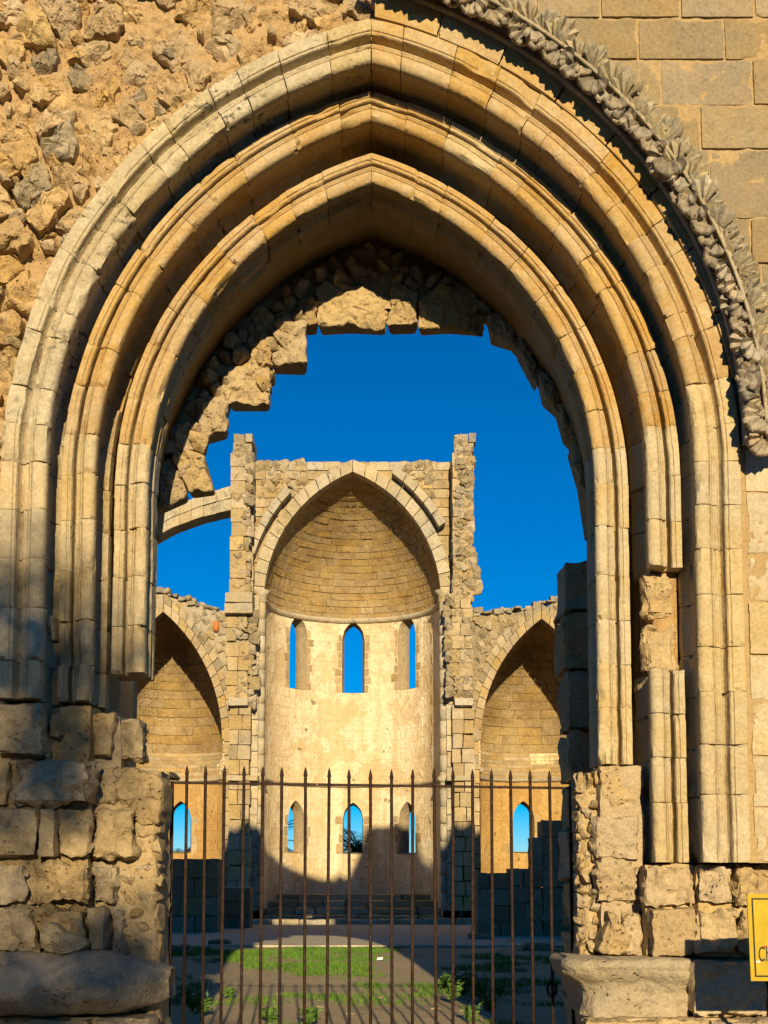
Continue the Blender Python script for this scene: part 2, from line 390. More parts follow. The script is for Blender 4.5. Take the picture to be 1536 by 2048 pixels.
def order_stone(name, side, s0, Y0, prof, q0, q1, mat, parent, gap=.0035, amp=.0028, chip=.02, shrink=0.0):
    L = arclen(s0); n = max(3, int((q1 - q0) / .03)); sd = RND.uniform(0, 90)
    dY, dS = RND.uniform(-.0035, .0035), RND.uniform(-.003, .003)
    back = prof[-1][1] + .06
    pr = list(prof) + [(prof[-1][0], back), (prof[0][0], back)]
    m = len(pr); V = []; Fc = []
    qs = [q0 + gap, q0 + gap + .006] + [q0 + (q1 - q0) * k / n for k in range(1, n)] + [q1 - gap - .006, q1 - gap]
    for i, q in enumerate(qs):
        e = .002 if i in (0, len(qs) - 1) else 0
        for k, (pu, pw) in enumerate(pr):
            x, z = ppt(side, s0 + pu, q, L); nv = Vector((x * 1.0 + sd, Y0 + pw * 2, z - sd))
            f = fbm(nv * 7, 4); g = fbm(nv * 2.6 + Vector((5, 5, 5)), 3)
            ch = chip * max(0, g - .27) * 2.6
            edge = chip * 2.0 * max(0, fbm(nv * 9 + Vector((1, 7, 2)), 2) - .2) if i in (0, 1, len(qs) - 2, len(qs) - 1) else 0
            uu = pu + dS + f * amp * .8 + (e if pu < .02 else 0) + (ch + edge) * (.5 if pu < .05 else 0) + shrink
            ww = pw + dY + f * amp + e + ch + edge + shrink
            qq = q + (fbm(nv * 5 + Vector((0, 3, 9)), 3) * .005 if i in (0, 1, len(qs) - 2, len(qs) - 1) else 0)
            if q <= 0: qq = min(qq, 0)
            x, z = ppt(side, s0 + uu, qq, L); V.append((x, Y0 + ww, z))
    for i in range(len(qs) - 1):
        for k in range(m):
            k2 = (k + 1) % m; f = (i * m + k, i * m + k2, (i + 1) * m + k2, (i + 1) * m + k)
            Fc.append(f if side < 0 else f[::-1])
    c0 = tuple(range(m)); c1 = tuple((len(qs) - 1) * m + k for k in range(m))
    Fc.append(c0[::-1] if side < 0 else c0); Fc.append(c1 if side < 0 else c1[::-1])
    return mesh(name, V, Fc, mat, parent, True, 32)
def order_core(name, s0, Y0, prof, qa, qb, mat, parent):
    """the mortar bed behind the joints: one sheet set back from the stones, over both sides"""
    L = arclen(s0); V = []; Fc = []
    uo = prof[0][0] - .012
    pr = [(uo, .23), (.085, .23), (.085, .36), (.03, .46), (.03, .50), (uo, .50)] if prof is not PROF_C else [(uo, .23), (.06, .23), (.06, .40), (uo, .40)]
    m = len(pr)
    path = [(-1, qa + (0 - qa) * k / 10) for k in range(11)] + [(-1, L * k / 24) for k in range(1, 25)] + [(1, L * (24 - k) / 24) for k in range(1, 25)] + [(1, qb * k / 10) for k in range(1, 11)]
    for sd, q in path:
        for (u, w_) in pr:
            x, z = ppt(sd, s0 + u, q, L); V.append((x, Y0 + w_, z))
    for i in range(len(path) - 1):
        for k in range(m):
            k2 = (k + 1) % m; Fc.append((i * m + k, i * m + k2, (i + 1) * m + k2, (i + 1) * m + k))
    Fc.append(tuple(reversed(range(m)))); Fc.append(tuple((len(path) - 1) * m + k for k in range(m)))
    return mesh(name, V, Fc, mat, parent)

YA, YB, YC = 9.10, 9.35, 9.60
portal = thing('portal_arch', 'stepped pointed portal arch of three moulded golden stone orders', 'archway', (CX, 9.4, 0))
orders = [('outer', 2.42, YA, PROF_A, 14, (1395, 1725)), ('middle', 2.115, YB, PROF, 11, (1400, 1725)), ('inner', 1.76, YC, PROF_C, 10, (1345, 1527))]
for nm, s0, Y0, prof, n, (yl, yr) in orders:
    L = arclen(s0); ql, qr = zat(yl, Y0) - ZS, zat(yr, Y0) - ZS
    core = order_core('arch_order', s0, Y0, prof, ql + .02, qr + .02, M['mortar'], portal)
    core['label'] = nm + ' moulded order of the portal arch'
    for side in (-1, 1):
        js = [0] + [L * (k + RND.uniform(-.3, .3)) / n for k in range(1, n)] + [L]
        for a, b in zip(js, js[1:]):
            up = (a + b) / 2 / L
            mt = M['arch'] if up > .06 else M['jamb']
            if nm == 'outer': mt = M['patina'] if side < 0 else (M['jamb'] if up < .12 else M['arch'])
            if nm == 'middle' and up > .1 and side > 0 and RND.random() < .12: mt = M['jamb']
            order_stone('voussoir', side, s0, Y0, prof, a, b, mt, core, gap=.0028 if nm == 'outer' else .0014, chip=.03 if side < 0 else .02)
        q, end = 0.0, (ql if side < 0 else qr)
        k = 0
        while q > end + .1:
            h = RND.uniform(.33, .40); nq = q - h
            if nq - end < .2: nq = end
            zc = ZS + (q + nq) / 2
            missing = side > 0 and nm == 'middle' and zat(1325, Y0) < zc < zat(1120, Y0)
            if missing:
                x0 = CX + s0 + .0; rough_block('broken_stone', (x0 - .02, x0 + .26), (ZS + nq + .01, ZS + q - .01), (Y0 + .13 + RND.uniform(0, .05), Y0 + .36), FLAT, M['eroded'], core, .022, .05, .03, 4, .08)
            else:
                order_stone('jamb_stone', side, s0, Y0, prof, nq, q, M['jamb'], core, chip=.022 if zc > 3.4 else .035, amp=.003 if zc > 3.4 else .005, gap=.0022)
            q = nq; k += 1

# ------------------------------------------------------------------ rubble wall (beside the plain side of the arch)
rub = thing('rubble_wall', 'rough wall of irregular rubble stones in orange earth mortar above the arch', 'wall', (-2.6, 9.4, 0))
def mortar_sheet(name, x0, x1, z0, z1, y, step, amp, parent, mat, keep):
    nx, nz2 = int((x1 - x0) / step), int((z1 - z0) / step); V = []; Fc = []; ok = []
    for j in range(nz2 + 1):
        for i in range(nx + 1):
            X, Z = x0 + i * step, z0 + j * step; nv = Vector((X, Z, 1.7))
            f = fbm(nv * 1.5, 3) * amp + fbm(nv * 6, 5) * amp * .55 - abs(fbm(nv * 3.3 + Vector((4, 4, 4)), 4)) * amp * .5 + (abs(fbm(nv * 10 + Vector((2, 2, 2)), 4)) * .05 - fbm(nv * 17, 3) * .02 if amp > .05 else 0)
            V.append((X, y + f, Z)); ok.append(keep(X, Z))
    for j in range(nz2):
        for i in range(nx):
            a = j * (nx + 1) + i
            if all(ok[t] for t in (a, a + 1, a + nx + 1, a + nx + 2)): Fc.append((a, a + 1, a + nx + 2, a + nx + 1))
    return mesh(name, V, Fc, mat, parent)
inrub = lambda x, z: arch_s(x, z) > 2.60 and x < .55 and not (z < 4.0 and x > -2.6)
mortar_sheet('mortar_bed', -4.7, .55, -.05, 9.1, 9.415, .018, .10, rub, M['mortar'], inrub)
cells = voronoi((-4.2, .5, 4.2, 9.0), .34, .235, lambda x, z: arch_s(x, z) > 2.72 and x < .5, 21) + voronoi((-4.7, -2.7, .1, 4.1), .36, .26, lambda x, z: x < (-2.95 if z > 3 else -3.35), 22)
for (p, P) in cells:
    if RND.random() < .06: continue
    r = RND.random(); mt = M['rubble_grey'] if r < .07 else M['rubble']
    s = RND.uniform(.8, 1.08)
    P = [(p[0] + (a - p[0]) * s, p[1] + (b - p[1]) * s * RND.uniform(.85, 1.0)) for a, b in P]
    poly_stone('rubble_stone', P, 9.325 + RND.uniform(-.06, .05), .26, mt, rub, .02, .04, .001, tilt=.33, bulge=.018, cut=.1)
cells = voronoi((-4.2, .5, 4.2, 9.0), .17, .13, lambda x, z: arch_s(x, z) > 2.74 and x < .5, 5)
rg = random.Random(4); rg.shuffle(cells)
for (p, P) in cells[:300]:
    s = rg.uniform(.5, .95)
    P = [(p[0] + (a - p[0]) * s, p[1] + (b - p[1]) * s) for a, b in P]
    poly_stone('small_rubble_stone', P, 9.345 + rg.uniform(-.05, .04), .2, M['rubble'] if rg.random() > .1 else M['rubble_grey'], rub, .02, .025, .002, tilt=.45, bulge=.02, cut=.1)

# ------------------------------------------------------------------ ashlar facade
ash = thing('ashlar_facade', 'flat facade of large buff ashlar blocks beyond the carved leaf moulding', 'wall', (2.6, 9.4, 0))
import bisect
fx = [-11, -7, -4.2, -3.2, -2.95, -2.6, -2.2, -1.8, -1.5, -1.2, -.5, .5, 1.4, 1.9, 2.1, 2.5, 3.7, 3.95, 4.2, 4.6, 4.9, 6.0, 6.3, 11]
fz = [11.2, 11.3, 11.4, 11.5, 11.9, 12.2, 12.45, 12.3, 12.0, 11.9, 11.75, 11.6, 11.7, 12.4, 13.5, 13.6, 13.6, 13.4, 12.0, 11.6, 12.3, 12.3, 11.6, 11.2]
def top_at(x):
    i = max(1, min(len(fx) - 1, bisect.bisect_left(fx, x))); t = (x - fx[i - 1]) / (fx[i] - fx[i - 1])
    return fz[i - 1] + (fz[i] - fz[i - 1]) * t
def facade_layer(s_in, y0, y1):
    xs = sorted(set([-11 + k * .125 for k in range(177)] + [CX - s_in - .001, CX - s_in, CX + s_in, CX + s_in + .001, -1.3, -1.299, .84, .841]))
    W0, W1, WX0, WX1 = 8.55, 9.38, -1.2995, .8405
    wide = s_in + (.2 if s_in < 2 else 0)
    xs = sorted(set(xs + [CX - wide - .001, CX - wide, CX + wide, CX + wide + .001]))
    zb = [(arch_z(x, s_in) if abs(x - CX) <= s_in else (ZS if abs(x - CX) <= wide else -.3)) for x in xs]
    inw = [WX0 <= x <= WX1 for x in xs]
    o = strip_wall('wall_core', xs, zb, [W0 if k else top_at(x) + fbm(Vector((x * 3, 0, 0)), 4) * .35 for x, k in zip(xs, inw)], y0, y1, M['mortar'], ash)
    wx = [x for x in xs if WX0 <= x <= WX1]; wx = [WX0] + wx + [WX1]
    strip_wall('wall_core', wx, [W1] * len(wx), [top_at(x) for x in wx], y0, y1, M['mortar'], ash)
facade_layer(2.55, 9.52, 9.99)
facade_layer(1.95, 9.995, 11.3)
# blocks
rows = [zat(y, 9.14) for y in (-150, -60, 37, 120, 211, 300, 438, 528, 620, 710, 800, 890, 985, 1110, 1205, 1310, 1405, 1512, 1615, 1725, 1815, 1918, 2035, 2120, 2200)]
for k, (zt, zb) in enumerate(zip(rows, rows[1:])):
    zm = (zt + zb) / 2
    low = zb < 4.95
    s_lim = 2.80 if low else 2.79
    xs0 = CX - CC + math.sqrt(max(0, (s_lim + CC) ** 2 - max(0, zm - ZS) ** 2)) if zm < ZS + s_lim + CC else .6
    if math.isnan(xs0): xs0 = .6
    xs0 = max(xs0, .42)
    x = xs0 - (0 if low else .02)
    if zt < zat(1724, 9.14): x = 3.36
    first = True
    while x < 4.6:
        wd = RND.uniform(.46, .72)
        if first and not low: wd = RND.uniform(.3, .6)
        first = False
        rough_block('ashlar_block', (x + .005, x + wd - .005), (zb + .005, zt - .005), (9.13 + RND.uniform(-.008, .01), 9.3), FLAT, M['jamb'] if low and x < 3.1 else M['ashlar'], ash,
                    .025, .008, .006 if not low else .009, 7, .022 if not low else .03, open_back=True)
        x += wd
# sheet of mortar behind the blocks
def keep_m(x, z): return arch_s(x, z) > 2.66 and not (z < 1.68 and x < 3.3)
mortar_sheet('mortar_bed', .35, 4.7, -.05, 9.1, 9.150, .04, .006, ash, M['bed'], keep_m)

# ------------------------------------------------------------------ hood mould with carved leaves
hood = thing('carved_hood_moulding', 'weathered grey moulding of carved curling leaves along the arch edge', 'moulding', (2.3, 9.0, 0))
Lh = arclen(2.8)
q_end, q_top = .12, Lh * .995
def hs_off(q): return .20 * max(0, min(1, q / Lh))
def hood_pt(s, q):
    return ppt(1, s + hs_off(q), q, Lh)
def hood_sweep(name, prof, mat, q0=q_end, q1=q_top, n=110, amp=.004):
    V = []; Fc = []; m = len(prof)
    for i in range(n + 1):
        q = q0 + (q1 - q0) * i / n
        for (s, y) in prof:
            x, z = hood_pt(s, q); nv = Vector((x, y, z))
            f = fbm(nv * 8, 4) * amp
            x, z = hood_pt(s + f, q); V.append((x, y + f, z))
    for i in range(n):
        for k in range(m):
            k2 = (k + 1) % m; Fc.append((i * m + k, (i + 1) * m + k, (i + 1) * m + k2, i * m + k2))
    Fc.append(tuple(range(m))); Fc.append(tuple(n * m + k for k in reversed(range(m))))
    return mesh(name, V, Fc, mat, hood)
hood_sweep('hollow_band', [(2.775, 9.16), (2.775, 9.06), (2.80, 9.04), (2.815, 9.06), (2.825, 9.05), (2.855, 9.05), (2.88, 8.96), (2.895, 8.90), (2.925, 8.90), (2.95, 8.93), (3.0, 9.0), (3.03, 9.08), (3.04, 9.16)], M['carve_low'])
hood_sweep('rod', [(2.893 + .014 * math.cos(a * math.pi / 4), 8.878 - .014 * math.sin(a * math.pi / 4)) for a in range(8)], M['carve'], n=140, amp=.003)
for k in range(9):
    qa, qb = q_end + (q_top - q_end) * k / 9, q_end + (q_top - q_end) * (k + 1) / 9
    if hs_off(qb) < .03: continue
    def fm(u, v, w_): x, z = ppt(1, 2.770 + v * (.03 + hs_off(u)), u, Lh); return (x, w_, z)
    rough_block('fascia_stone', (qa + .004, qb - .004), (0.0, 1.0), (9.085 + RND.uniform(-.005, .005), 9.2), fm, M['arch'], hood, .04, .004, .006, 6, .01)
def leaf_mesh(name, Rr, H, ribs, seed, mat, spread=1.35, thick=.016):
    """ribbed palmette: root at origin, growing along +X, swelling towards -Y and curling back at the lip"""
    n, m = 9, ribs * 4; V = []; Fc = []
    for side in (0, 1):
        for i in range(n + 1):
            t = i / n
            for j in range(m + 1):
                th = spread * (2 * j / m - 1); lobe = .5 + .5 * math.cos(th / spread * math.pi * ribs)
                rad = Rr * (1 - .22 * (th / spread) ** 2) * (1 + .10 * lobe * t) * (t if t < .8 else .8 + (t - .8) * .35)
                hh = H * math.sin(math.pi * min(t * .52, .52)) + .036 * (lobe - .5) * t ** .6 - (max(0, t - .85) * H * 1.3)
                hh += fbm(Vector((rad * 25 + seed, th * 2, seed)), 3) * .006 - side * thick
                V.append((rad * math.cos(th), -hh, rad * math.sin(th)))
    o = (n + 1) * (m + 1)
    for i in range(n):
        for j in range(m):
            a = i * (m + 1) + j; Fc.append((a, a + 1, a + m + 2, a + m + 1)); Fc.append((o + a, o + a + m + 1, o + a + m + 2, o + a + 1))
    for i in range(n):
        for j in (0, m):
            a = i * (m + 1) + j; Fc.append((a, a + m + 1, o + a + m + 1, o + a) if j == 0 else (a, o + a, o + a + m + 1, a + m + 1))
    for j in range(m): a = n * (m + 1) + j; Fc.append((a, a + 1, o + a + 1, o + a))
    me = bpy.data.meshes.new(name); me.from_pydata(V, [], Fc)
    me.polygons.foreach_set('use_smooth', [True] * len(me.polygons)); me.materials.append(mat); me.update(); me.set_sharp_from_angle(angle=R_(35)); return me
low_v = [leaf_mesh('low_leaf', .16 + .012 * k, .075 + .014 * k, 4, k * 7.7, M['carve_low'], .85) for k in range(4)]
up_v = [leaf_mesh('upper_leaf', .115 + .01 * k, .05 + .014 * k, 3, 30 + k * 5.1, M['carve'], .8) for k in range(4)]
def put(name, me, loc, ang, tx=0, sc=1.0):
    """leaf root at loc, growing along direction ang in the XZ plane"""
    o = bpy.data.objects.new(name, me); COL.objects.link(o); o.parent = hood
    ex = Vector((math.cos(ang), 0, math.sin(ang))); ey = Vector((0, 1, 0)); ez = ex.cross(ey)
    Mx = Matrix((ex, ey, ez)).transposed().to_4x4()
    o.matrix_local = INV[hood.name] @ Matrix.Translation(loc) @ Mx @ Matrix.Rotation(tx, 4, 'X') @ Matrix.Diagonal((sc, sc, sc, 1))
    return o
q = q_end + .02; k = 0
while q < q_top:
    x0, z0 = hood_pt(2.90, q); x1, z1 = hood_pt(3.0, q); out = math.atan2(z1 - z0, x1 - x0)
    for dv, dp in ((.55, -.01), (-.4, .01)):
        put('curling_leaf', low_v[RND.randrange(4)], (x0, 8.965 + dp + RND.uniform(-.02, .015), z0), out + math.pi + dv + RND.uniform(-.22, .22), RND.uniform(-.55, .55), RND.uniform(.9, 1.2))
    q += RND.uniform(.13, .175); k += 1
q = q_end
while q < q_top:
    x0, z0 = hood_pt(2.90, q); x1, z1 = hood_pt(3.1, q); out = math.atan2(z1 - z0, x1 - x0)
    for dv in (.8, -.1):
        put('crocket_leaf', up_v[RND.randrange(4)], (x0, 8.935 + RND.uniform(-.012, .012), z0), out + dv + RND.uniform(-.25, .25), RND.uniform(-.5, .4), RND.uniform(1.0, 1.4))
    q += RND.uniform(.085, .125)
x0, z0 = hood_pt(2.84, q_end + .02)
for dv in (-1.5, -.9, -.3, .3, .9): put('end_leaf', low_v[RND.randrange(4)], (x0 + .04, 8.99, z0 - .02), -1.6 + dv, 0, .85)

# ------------------------------------------------------------------ broken rear arch inside the doorway
rear = thing('broken_rear_arch', 'broken inner arch of jagged blocks and rubble framing the blue sky', 'archway', (CX, 10.4, 0))
YR = 10.75
sil = [(296, 1032), (345, 1005), (425, 985), (412, 935), (396, 888), (452, 868), (454, 818), (538, 815), (540, 738), (610, 735), (613, 660), (700, 655), (830, 652), (970, 657),
       (1000, 682), (1030, 685), (1055, 728), (1078, 782), (1108, 812), (1122, 836), (1138, 888), (1160, 906), (1166, 960), (1172, 1020), (1176, 1120)]
silw = [(xat(x, y, 11.0), zat(y, 11.0)) for x, y in sil]
def sil_z(x):
    if x <= silw[0][0]: return silw[0][1]
    if x >= silw[-1][0]: return silw[-1][1]
    best = None
    for a, b in zip(silw, silw[1:]):
        lo, hi = min(a[0], b[0]), max(a[0], b[0])
        if lo <= x <= hi and hi - lo > 1e-6:
            t = (x - a[0]) / (b[0] - a[0]); z = a[1] + (b[1] - a[1]) * t
            best = z if best is None else max(best, z)
    return best
xs = []; zb = []; zt = []
x = -2.03
while x < 1.86:
    z1 = arch_z(x, 1.93); z0 = min(z1 - .001, sil_z(x) + .045 + abs(fbm(Vector((x * 9, 1, 1)), 3)) * .03)
    xs.append(x); zb.append(z0); zt.append(z1); x += .03
strip_wall('rubble_core', xs, zb, zt, YR + .10, YR + .24, M['mortar'], rear)
# plain soffit between the inner order and the core
V = []; Fc = []; Lc = arclen(1.9); pth = [(-1, .2 - .75 + .55 * k / 4) for k in range(4)] + [(-1, Lc * k / 40) for k in range(41)] + [(1, Lc * (40 - k) / 40) for k in range(1, 41)] + [(1, -.1 * k) for k in range(1, 20)]
for sd, q in pth:
    for s, y in ((1.90, 9.97), (1.90, YR + .02), (1.96, YR + .02), (1.96, 9.97)):
        x, z = ppt(sd, s, q, Lc); V.append((x, y, z))
for i in range(len(pth) - 1):
    for k in range(4): Fc.append((4 * i + k, 4 * i + (k + 1) % 4, 4 * i + 4 + (k + 1) % 4, 4 * i + 4 + k))
mesh('soffit', V, Fc, M['arch'], rear)
def pxpoly(pts, Y): return [(xat(x, y, Y), zat(y, Y)) for x, y in pts]
for pts in ([(632, 578), (655, 562), (720, 570), (774, 566), (776, 650), (700, 646), (636, 650)], [(776, 572), (800, 568), (834, 582), (836, 648), (778, 650)], [(592, 600), (630, 590), (632, 648), (614, 650), (596, 640)],
            [(834, 582), (876, 572), (940, 588), (972, 600), (974, 652), (900, 646), (838, 650)], [(500, 690), (540, 676), (542, 732), (505, 735)], [(425, 770), (455, 752), (456, 806), (430, 812)],
            [(543, 652), (612, 640), (612, 732), (541, 730)], [(456, 738), (540, 728), (538, 806), (455, 806)], [(392, 800), (452, 792), (452, 862), (398, 878)],
            [(338, 846), (390, 852), (400, 896), (305, 910), (312, 880)], [(350, 908), (404, 896), (428, 978), (378, 985), (350, 930)], [(300, 915), (348, 912), (374, 990), (298, 1024)],
            [(975, 610), (1024, 640), (1030, 682), (985, 668)], [(1030, 650), (1064, 690), (1078, 770), (1040, 700)], [(1076, 735), (1112, 770), (1124, 826), (1090, 796)],
            [(1112, 800), (1150, 850), (1160, 900), (1132, 872)], [(1140, 890), (1172, 900), (1178, 1000), (1160, 960)]):
    poly_stone('arch_block', pxpoly(pts, YR), YR - .02 + RND.uniform(-.03, .02), .24, M['eroded'], rear, .016, .032, .001, tilt=.16, bulge=.012, cut=.07)
def in_mass(x, z):
    return arch_s(x, z) < 1.90 and z > sil_z(x * 11.0 / YR) + .05 and -2.0 < x < 1.66
mortar_sheet('broken_core', -2.03, 1.7, 4.4, 7.4, YR + .085, .016, .10, rear, M['eroded'], in_mass)
def in_rear(x, z):
    s = arch_s(x, z)
    if s > 1.86: return False
    pz = sil_z(x * 11.0 / YR)
    return z > pz + .10 and (x < -.6 or z > zat(568, YR)) and x < 1.45
cells = voronoi((-2, 1.7, 4.4, 7.3), .15, .115, in_rear, 77)
for (p, P) in cells:
    if RND.random() < .10: continue
    s = RND.uniform(.8, 1.02)
    P = [(p[0] + (a - p[0]) * s, p[1] + (b - p[1]) * s) for a, b in P]
    poly_stone('rubble_stone', P, YR + RND.uniform(-.09, .04), .2, M['eroded'] if RND.random() > .2 else M['rubble'], rear, .018, .022, .001, tilt=.55, bulge=.02, cut=.08)
# slender roll left on the soffit edge
V = []; Fc = []
tube(V, Fc, [Vector((*[ppt(-1, 1.875, q, Lc)[0]], 10.24, ppt(-1, 1.875, q, Lc)[1])) for q in [-.06 + .62 * k / 12 for k in range(13)]], .02)
mesh('roll_moulding', V, Fc, M['jamb'], rear)

# ------------------------------------------------------------------ eroded jambs
def jamb(root, rows_, mat=None):
    for (x0, x1, y0, y1, Y, amp, nm) in rows_:
        ym = (y0 + y1) / 2
        rough_block(nm, (xat(x0, ym, Y) + .004, xat(x1, ym, Y) - .004), (zat(y1, Y) + .004, zat(y0, Y) - .004), (Y, Y + .4), FLAT, mat or M['eroded'], root, .02, .012 + amp * .3, amp * .8, 4.5, amp * .9, open_back=True)
lj = thing('door_jamb', 'badly eroded door jamb of broken blocks standing on a bulging base moulding', 'jamb', (-2.6, 9.5, 0))
B_ = 'eroded_block'
jamb(lj, [(-140, -20, 1400, 1510, 9.16, .05, B_), (-20, 88, 1402, 1512, 9.14, .05, B_), (90, 122, 1408, 1480, 9.3, .05, B_), (122, 178, 1418, 1515, 9.52, .07, B_), (178, 228, 1425, 1520, 9.5, .04, B_), (229, 287, 1428, 1522, 9.56, .06, B_),
          (-140, 18, 1515, 1612, 9.22, .06, B_), (20, 178, 1514, 1612, 9.12, .06, B_), (182, 236, 1524, 1616, 9.52, .08, B_),
          (-140, 74, 1615, 1716, 9.15, .035, B_), (74, 109, 1616, 1714, 9.17, .02, B_), (109, 180, 1617, 1717, 9.3, .05, B_), (181, 273, 1620, 1720, 9.42, .06, B_),
          (-140, 54, 1719, 1808, 9.2, .07, B_), (55, 179, 1720, 1808, 9.24, .08, B_), (180, 232, 1724, 1812, 9.48, .07, B_),
          (-140, 70, 1811, 1912, 9.17, .07, B_), (72, 168, 1812, 1908, 9.2, .08, B_), (170, 212, 1812, 1910, 9.34, .04, B_), (213, 252, 1815, 1912, 9.44, .06, B_),
          (-140, 180, 2036, 2200, 9.06, .04, B_), (181, 300, 2038, 2200, 9.16, .05, B_)])
def bed(root, x0, x1, y0, y1, Y):
    ym = (y0 + y1) / 2; rough_block('mortar_core', (xat(x0, ym, Y), xat(x1, ym, Y)), (zat(y1, Y), zat(y0, Y)), (Y, Y + .3), FLAT, M['eroded'], root, .05, .01, .02, 5, .03, open_back=True)
bed(lj, -140, 84, 1404, 1912, 9.30); bed(lj, 84, 178, 1410, 1912, 9.40); bed(lj, 178, 240, 1426, 1912, 9.60); bed(lj, -140, 300, 2034, 2200, 9.2)
poly_stone('loose_broken_stone', pxpoly([(70, 1850), (100, 1842), (120, 1860), (165, 1880), (166, 1908), (72, 1908)], 9.05), 9.06, .25, M['base'], lj, .022, .02, .002, tilt=.3, bulge=.06)
def roll_base(root, x0, x1, y0, y1, Y, bul, seed, mat, ret=0.25):
    """worn base moulding: convex roll above a hollow, returning into the doorway"""
    V = []; Fc = []; z1, z0 = zat(y0, Y), zat(y1, Y); n = 46; m = 22
    xa, xb = xat(x0, (y0 + y1) / 2, Y), xat(x1, (y0 + y1) / 2, Y)
    for i in range(n + 1):
        t = i / n; X = xa + (xb - xa) * t
        for j in range(m + 1):
            v = j / m
            Z = z0 + (z1 - z0) * v
            b = bul * math.sin(math.pi * min(1, v * 1.02)) ** .55
            endr = 1 - max(0, (t - .70) / .30) ** 1.8 if ret > 0 else 1 - max(0, (.14 - t) / .14) ** 2.2
            nv = Vector((X + seed, Z, 3.3))
            Y_ = Y + .12 - b * (0.35 + .65 * endr) + (1 - endr) * .38 + fbm(nv * 2.2, 4) * .08 + fbm(nv * 9, 5) * .03 - abs(fbm(nv * 5, 3)) * .03
            zc_ = (z0 + z1) / 2; V.append((X, Y_, zc_ + (Z - zc_) * (.45 + .55 * endr) - (1 - endr) * .03 + fbm(nv * 3, 3) * .02))
    b0 = len(V)
    for i in range(n + 1):
        for j in (0, m): V.append((V[i * (m + 1) + j][0], Y + .7, V[i * (m + 1) + j][2]))
    for i in range(n):
        for j in range(m):
            a = i * (m + 1) + j; Fc.append((a, a + m + 1, a + m + 2, a + 1))
        Fc.append((i * (m + 1), b0 + 2 * i, b0 + 2 * i + 2, (i + 1) * (m + 1)))
        Fc.append((i * (m + 1) + m, (i + 1) * (m + 1) + m, b0 + 2 * i + 3, b0 + 2 * i + 1))
    for i in (0, n):
        f = tuple(i * (m + 1) + j for j in range(m + 1)) + (b0 + 2 * i + 1, b0 + 2 * i); Fc.append(f if i == n else f[::-1])
    return mesh('base_moulding', V, Fc, mat, root)
roll_base(lj, -140, 318, 1908, 2034, 9.04, .24, 3, M['base'])
def jamb_core(root, x0, x1, y0, Yf, Yb, bulge, seed, ztop_round=True):
    V = []; Fc = []; n, m = 18, 60
    for j in range(m + 1):
        py = y0 + (2200 - y0) * j / m
        for i in range(n + 1):
            t = i / n
            px = x0 + (x1 - x0) * min(1, t * 1.35)
            Y = Yf + max(0, (t * 1.35 - 1)) / .35 * (Yb - Yf)
            X, Z = xat(px, py, Yf + .1), zat(py, Yf + .1)
            nv = Vector((X + seed, Z, Y))
            f = fbm(nv * 5, 5) * bulge + abs(fbm(nv * 9, 3)) * bulge * .6
            lat = fbm(nv * 3.2, 4) * .035
            if j == 0: Z -= .02; Y += .08
            V.append((X + lat, Y + f - bulge * .4, Z + (fbm(nv * 4, 3) * .04 if j < 3 else 0)))
    for j in range(m):
        for i in range(n):
            a = j * (n + 1) + i; Fc.append((a, a + n + 1, a + n + 2, a + 1) if x1 > x0 else (a, a + 1, a + n + 2, a + n + 1))
    top = [j for j in range(n + 1)]; b = len(V)
    for i in top: V.append((V[i][0], 10.6, V[i][2]))
    for i in range(n): Fc.append((i, i + 1, b + i + 1, b + i) if x1 > x0 else (i, b + i, b + i + 1, i + 1))
    return mesh('rubble_core', V, Fc, M['eroded'], root)
jamb_core(lj, 120, 318, 1536, 9.62, 10.2, .06, 11)
poly_stone('eroded_block', pxpoly([(226, 1536), (270, 1530), (316, 1545), (325, 1580), (322, 1640), (300, 1652), (234, 1640)], 9.5), 9.52, .5, M['eroded'], lj, .022, .03, .002, tilt=.05, bulge=.08)
cells = voronoi((xat(180, 1800, 9.6), xat(322, 1800, 9.6), zat(2000, 9.6), zat(1640, 9.6)), .145, .125, lambda x, z: True, 41)
for (p, P) in cells:
    s = RND.uniform(.7, 1.0)
    P = [(p[0] + (a - p[0]) * s, p[1] + (b - p[1]) * s) for a, b in P]
    P = clip_poly(P, 1, 0, xat(320, 1800, 9.6))
    if len(P) < 3: continue
    poly_stone('rubble_stone', P, 9.585 + RND.uniform(-.035, .05), .22, M['eroded'], lj, .018, .025, .001, tilt=.4, bulge=.02, cut=.1)

rj = thing('door_jamb', 'sharply lit door jamb of moulded blocks with hollowed column base beside the yellow sign', 'jamb', (2.2, 9.5, 0))
jamb(rj, [(1198, 1276, 1530, 1624, 9.66, .05, B_), (1188, 1278, 1628, 1724, 9.62, .06, B_),
          (1188, 1282, 1728, 1812, 9.56, .07, B_), (1287, 1388, 1728, 1812, 9.36, .07, B_), (1391, 1470, 1730, 1814, 9.26, .07, B_), (1470, 1640, 1728, 1812, 9.2, .08, B_),
          (1238, 1290, 1815, 1914, 9.54, .05, B_), (1302, 1392, 1814, 1916, 9.28, .04, B_), (1393, 1480, 1816, 1916, 9.22, .06, B_), (1481, 1660, 1816, 1916, 9.2, .06, B_),
          (1384, 1540, 1922, 2034, 9.08, .04, B_), (1541, 1700, 1922, 2034, 9.06, .04, B_), (1170, 1420, 2038, 2200, 9.02, .04, B_), (1421, 1700, 2038, 2200, 9.0, .04, B_)])
bed(rj, 1392, 1700, 1727, 1918, 9.34); bed(rj, 1290, 1392, 1727, 1918, 9.44); bed(rj, 1200, 1290, 1530, 1918, 9.66); bed(rj, 1384, 1700, 1920, 2036, 9.18); bed(rj, 1175, 1700, 2036, 2200, 9.12)
